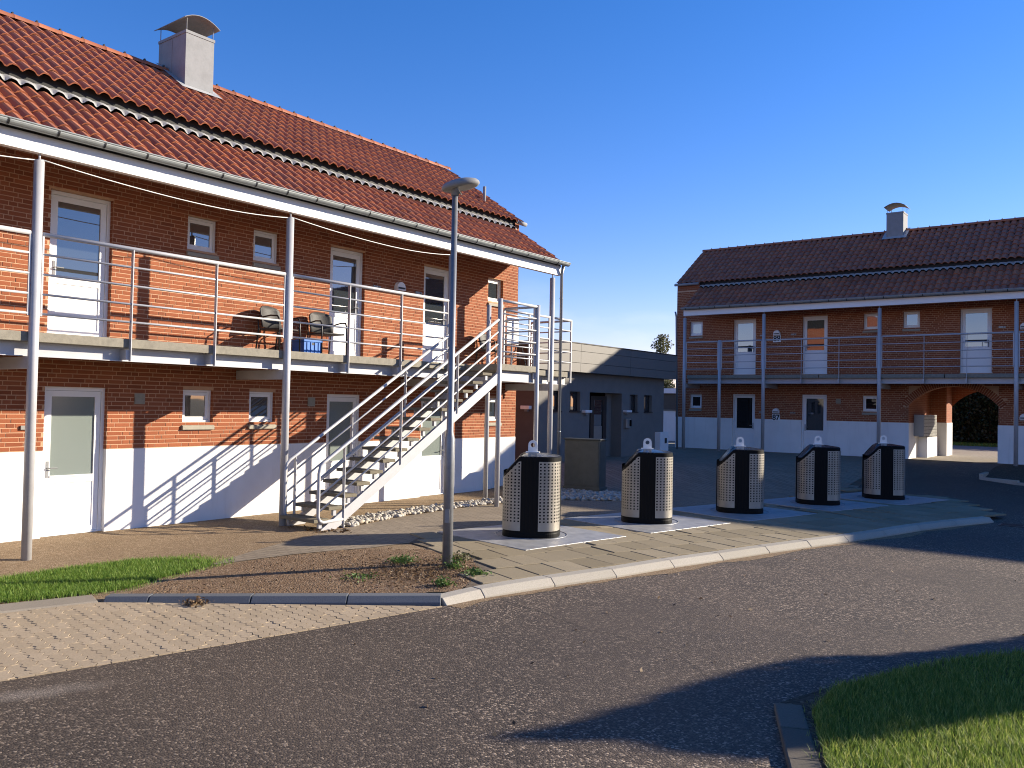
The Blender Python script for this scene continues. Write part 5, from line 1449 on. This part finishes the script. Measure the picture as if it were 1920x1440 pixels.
def blobs_round(h0, h1, R_, k, r_):
    out = []
    for _ in range(k):
        t = RND.random(); a = RND.uniform(0, 6.28); rr = R_*math.sin(math.pi*(.15+.8*t))*RND.uniform(.3, 1.); out.append(((rr*math.cos(a), rr*math.sin(a), lerp(h0, h1, t)), r_*RND.uniform(.6, 1.1)))
    return out
tree('garden_tree', 'loose pale green tree showing between grey building and shaded house', 'tree', (-21.9, 42.0, .4), 2.2, .10, blobs_round(1.8, 5.5, .85, 24, .45), 3600, .12, 'leaf_olive', 'trees beyond the houses')
tree('garden_tree', 'dark shrubby tree behind the shed roof', 'tree', (-20.8, 44.5, .4), 1.6, .10, blobs_round(1.2, 4.6, 1.5, 20, .7), 3500, .16, 'leaf_green', 'trees beyond the houses')
# tall hedge seen through the archway
hg = thing('hedge', 'tall dark hedge seen through the archway', 'hedge', (-7, 50, .4))
pts = [(RND.uniform(-9, 9), RND.uniform(-.6, .2)+.3*math.sin(RND.uniform(0, 6)), RND.uniform(0, 3.9)) for _ in range(26000)]
b = MB(); b.box(-9, 9, .1, .7, 0, 3.6); b.build('hedge_sun_block', 'hedge_core', hg, local=True)  # solid dark box added inside the hedge to stop sun shining through
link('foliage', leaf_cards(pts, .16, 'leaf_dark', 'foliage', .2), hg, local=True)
b = MB(); 
for k in range(17): b.tube([(-9+k, 0, -.1), (-9+k+.1, .05, 2.8)], .05, 6)
b.build('stems', 'bark', hg, local=True)
gp = scatter([(-22, 46.5), (6, 46.5), (6, 50), (-22, 50)], 30000, lambda x, y: .44)
stuff(tag(link('rear_grass', blades('rear_grass', gp, .08, .16, .012, .6, 'grass_blade')), 'strip of dark grass in front of the hedge beyond the archway', 'grass'))
# conical evergreen standing outside the picture; its shadow lies on the road and the grass island
ct_ = Vector((4.78, 15.40, 0)); Ht = 4.98
pts = []; 
PROF = [(0, .22, .03), (.1, .26, .09), (.27, .23, .22), (.45, .30, .50), (.62, .28, .70), (.8, .14, .80), (1.09, -.05, .87), (1.35, -.02, .82), (1.67, 0, .94), (2.07, -.02, 1.12), (3.0, 0, 1.25), (4.6, 0, 1.1)]
for _ in range(34000):
    d_ = 4.6*RND.random()**.8; z = Ht-d_
    off = interp([(p[0], p[1]) for p in PROF], d_); rmax = interp([(p[0], p[2]) for p in PROF], d_)
    a = RND.uniform(0, 6.28); rr = rmax*(RND.random()**.5); pts.append((rr*math.cos(a)+.79*off, rr*math.sin(a)-.61*off, z))
et = thing('evergreen_tree', 'rounded evergreen tree at the right of the road', 'tree', (ct_.x, ct_.y, -.1))
link('crown', leaf_cards(pts, .10, 'leaf_green', 'crown', .3), et, local=True); b = MB(); b.tube([(0, 0, -.1), (0, 0, Ht*.9)], [.12, .03], 10); b.build('trunk', 'bark', et, local=True)

# sandy grit washed against the kerb foot
mb = MB(); ys_ = frange(6.75, 18.8, 110); wds = []
for y in ys_: wds.append(.05+.16*abs(math.sin(y*1.7)*math.sin(y*.63+1))+RND.uniform(0, .05))
for y, wd in zip(ys_, wds): mb.v += [(kout(y)-.02, y, road_z(kout(y), y)+.004), (kout(y)+wd, y+RND.uniform(-.02, .02), road_z(kout(y), y)+.003)]
mb.f = [(2*i, 2*i+1, 2*i+3, 2*i+2) for i in range(len(ys_)-1)]
struct(mb.build('kerb_grit', 'gravel_brown', fix=False))
lv = [(RND.uniform(-6, -.5), RND.uniform(4, 14), 0) for _ in range(70)]
lv = [(x, y, road_z(x, y)+.008) for x, y, _ in lv if x > xl_road(y)+.1 and not pts_inside(GI, x, y)]
stuff(tag(link('road_leaves', leaf_cards(lv, .045, 'dead_leaf', 'road_leaves', 2.0)), 'a few brown leaves scattered on the asphalt', 'leaves'))
struct(sheet('planting_bed', 'soil', [(-3.85, 26.2), (-2.9, 25.7), (1.5, 25.7), (1.5, 31.0), (-3.95, 31.0)], .012, step=.5))
pk = thing('kerb', 'low pale kerb of the planting bed by the far right column', 'kerb', (-3.3, 25.9, .4))
for (x0, y0), (x1, y1) in (((-3.9, 26.2), (-2.95, 25.68)), ((-2.94, 25.67), (-1.9, 25.6)), ((-1.89, 25.6), (-.9, 25.6)), ((-3.92, 27.2), (-3.92, 26.22))):
    a, b = Vector((x0, y0)), Vector((x1, y1)); d = (b-a).normalized(); n_ = Vector((-d.y, d.x)); m_ = MB(); m_.prism([a, b, b+n_*.1, a+n_*.1], terr(x0, y0)-.1, terr(x0, y0)+.07); bevel(m_.build('kerb_stone', 'kerb_light', pk), .01)
dg_ = thing('drain_grate', 'dark iron drain grate at the far end of the kerb', 'drain', (-2.25, 18.9, road_z(-2.25, 18.9)))
m_ = MB()
for q in ((-.22, .22, -.22, -.18), (-.22, .22, .18, .22), (-.22, -.18, -.18, .18), (.18, .22, -.18, .18)): m_.box(q[0], q[1], q[2], q[3], -.02, .008)
m_.build('frame', 'dark_frame', dg_, local=True)
for k in range(6): m_ = MB(); m_.box(-.18, .18, -.165+k*.06, -.135+k*.06, -.02, .006); m_.build('bar', 'dark_frame', dg_, local=True)
CR = [(-5.73, 7.35), (-5.06, 7.20), (-4.45, 6.96), (-4.0, 6.95), (-3.36, 6.83), (-3.0, 6.5), (-2.75, 6.3)]
mb = MB(); pr_ = []
for (x0, y0), (x1, y1) in zip(CR[:-1], CR[1:]):
    for k in range(9): pr_.append((lerp(x0, x1, k/9)+RND.uniform(-.012, .012), lerp(y0, y1, k/9)+RND.uniform(-.02, .02)))
for i, (x, y) in enumerate(pr_): wd = .005*(1-.6*i/len(pr_))*RND.uniform(.6, 1.4); mb.v += [(x, y-wd, road_z(x, y)+.003), (x, y+wd, road_z(x, y)+.003)]
mb.f = [(2*i, 2*i+2, 2*i+3, 2*i+1) for i in range(len(pr_)-1)]
struct(mb.build('asphalt_crack', 'dark_inside', fix=False))

# one common gain on the base colours of most materials, to deepen the contrast
for k_, m_ in M.items():
    if k_ in ('white_paint', 'plinth_paint', 'eye_steel', 'cable_white', 'lead', 'grass_blade', 'grass_yellow', 'tread_plate') or k_.startswith('glass'): continue
    t_ = m_.node_tree; b_ = t_.nodes['Principled BSDF']; sk = b_.inputs['Base Color']
    g_ = .86
    if sk.links:
        src = sk.links[0].from_socket; mx = t_.nodes.new('ShaderNodeMix'); mx.data_type = 'RGBA'; mx.blend_type = 'MULTIPLY'; mx.inputs[0].default_value = 1.0; mx.inputs[7].default_value = (g_, g_, g_, 1)
        t_.links.new(src, mx.inputs[6]); t_.links.new(mx.outputs[2], sk)
    else: sk.default_value = [c*g_ for c in sk.default_value[:3]]+[1]
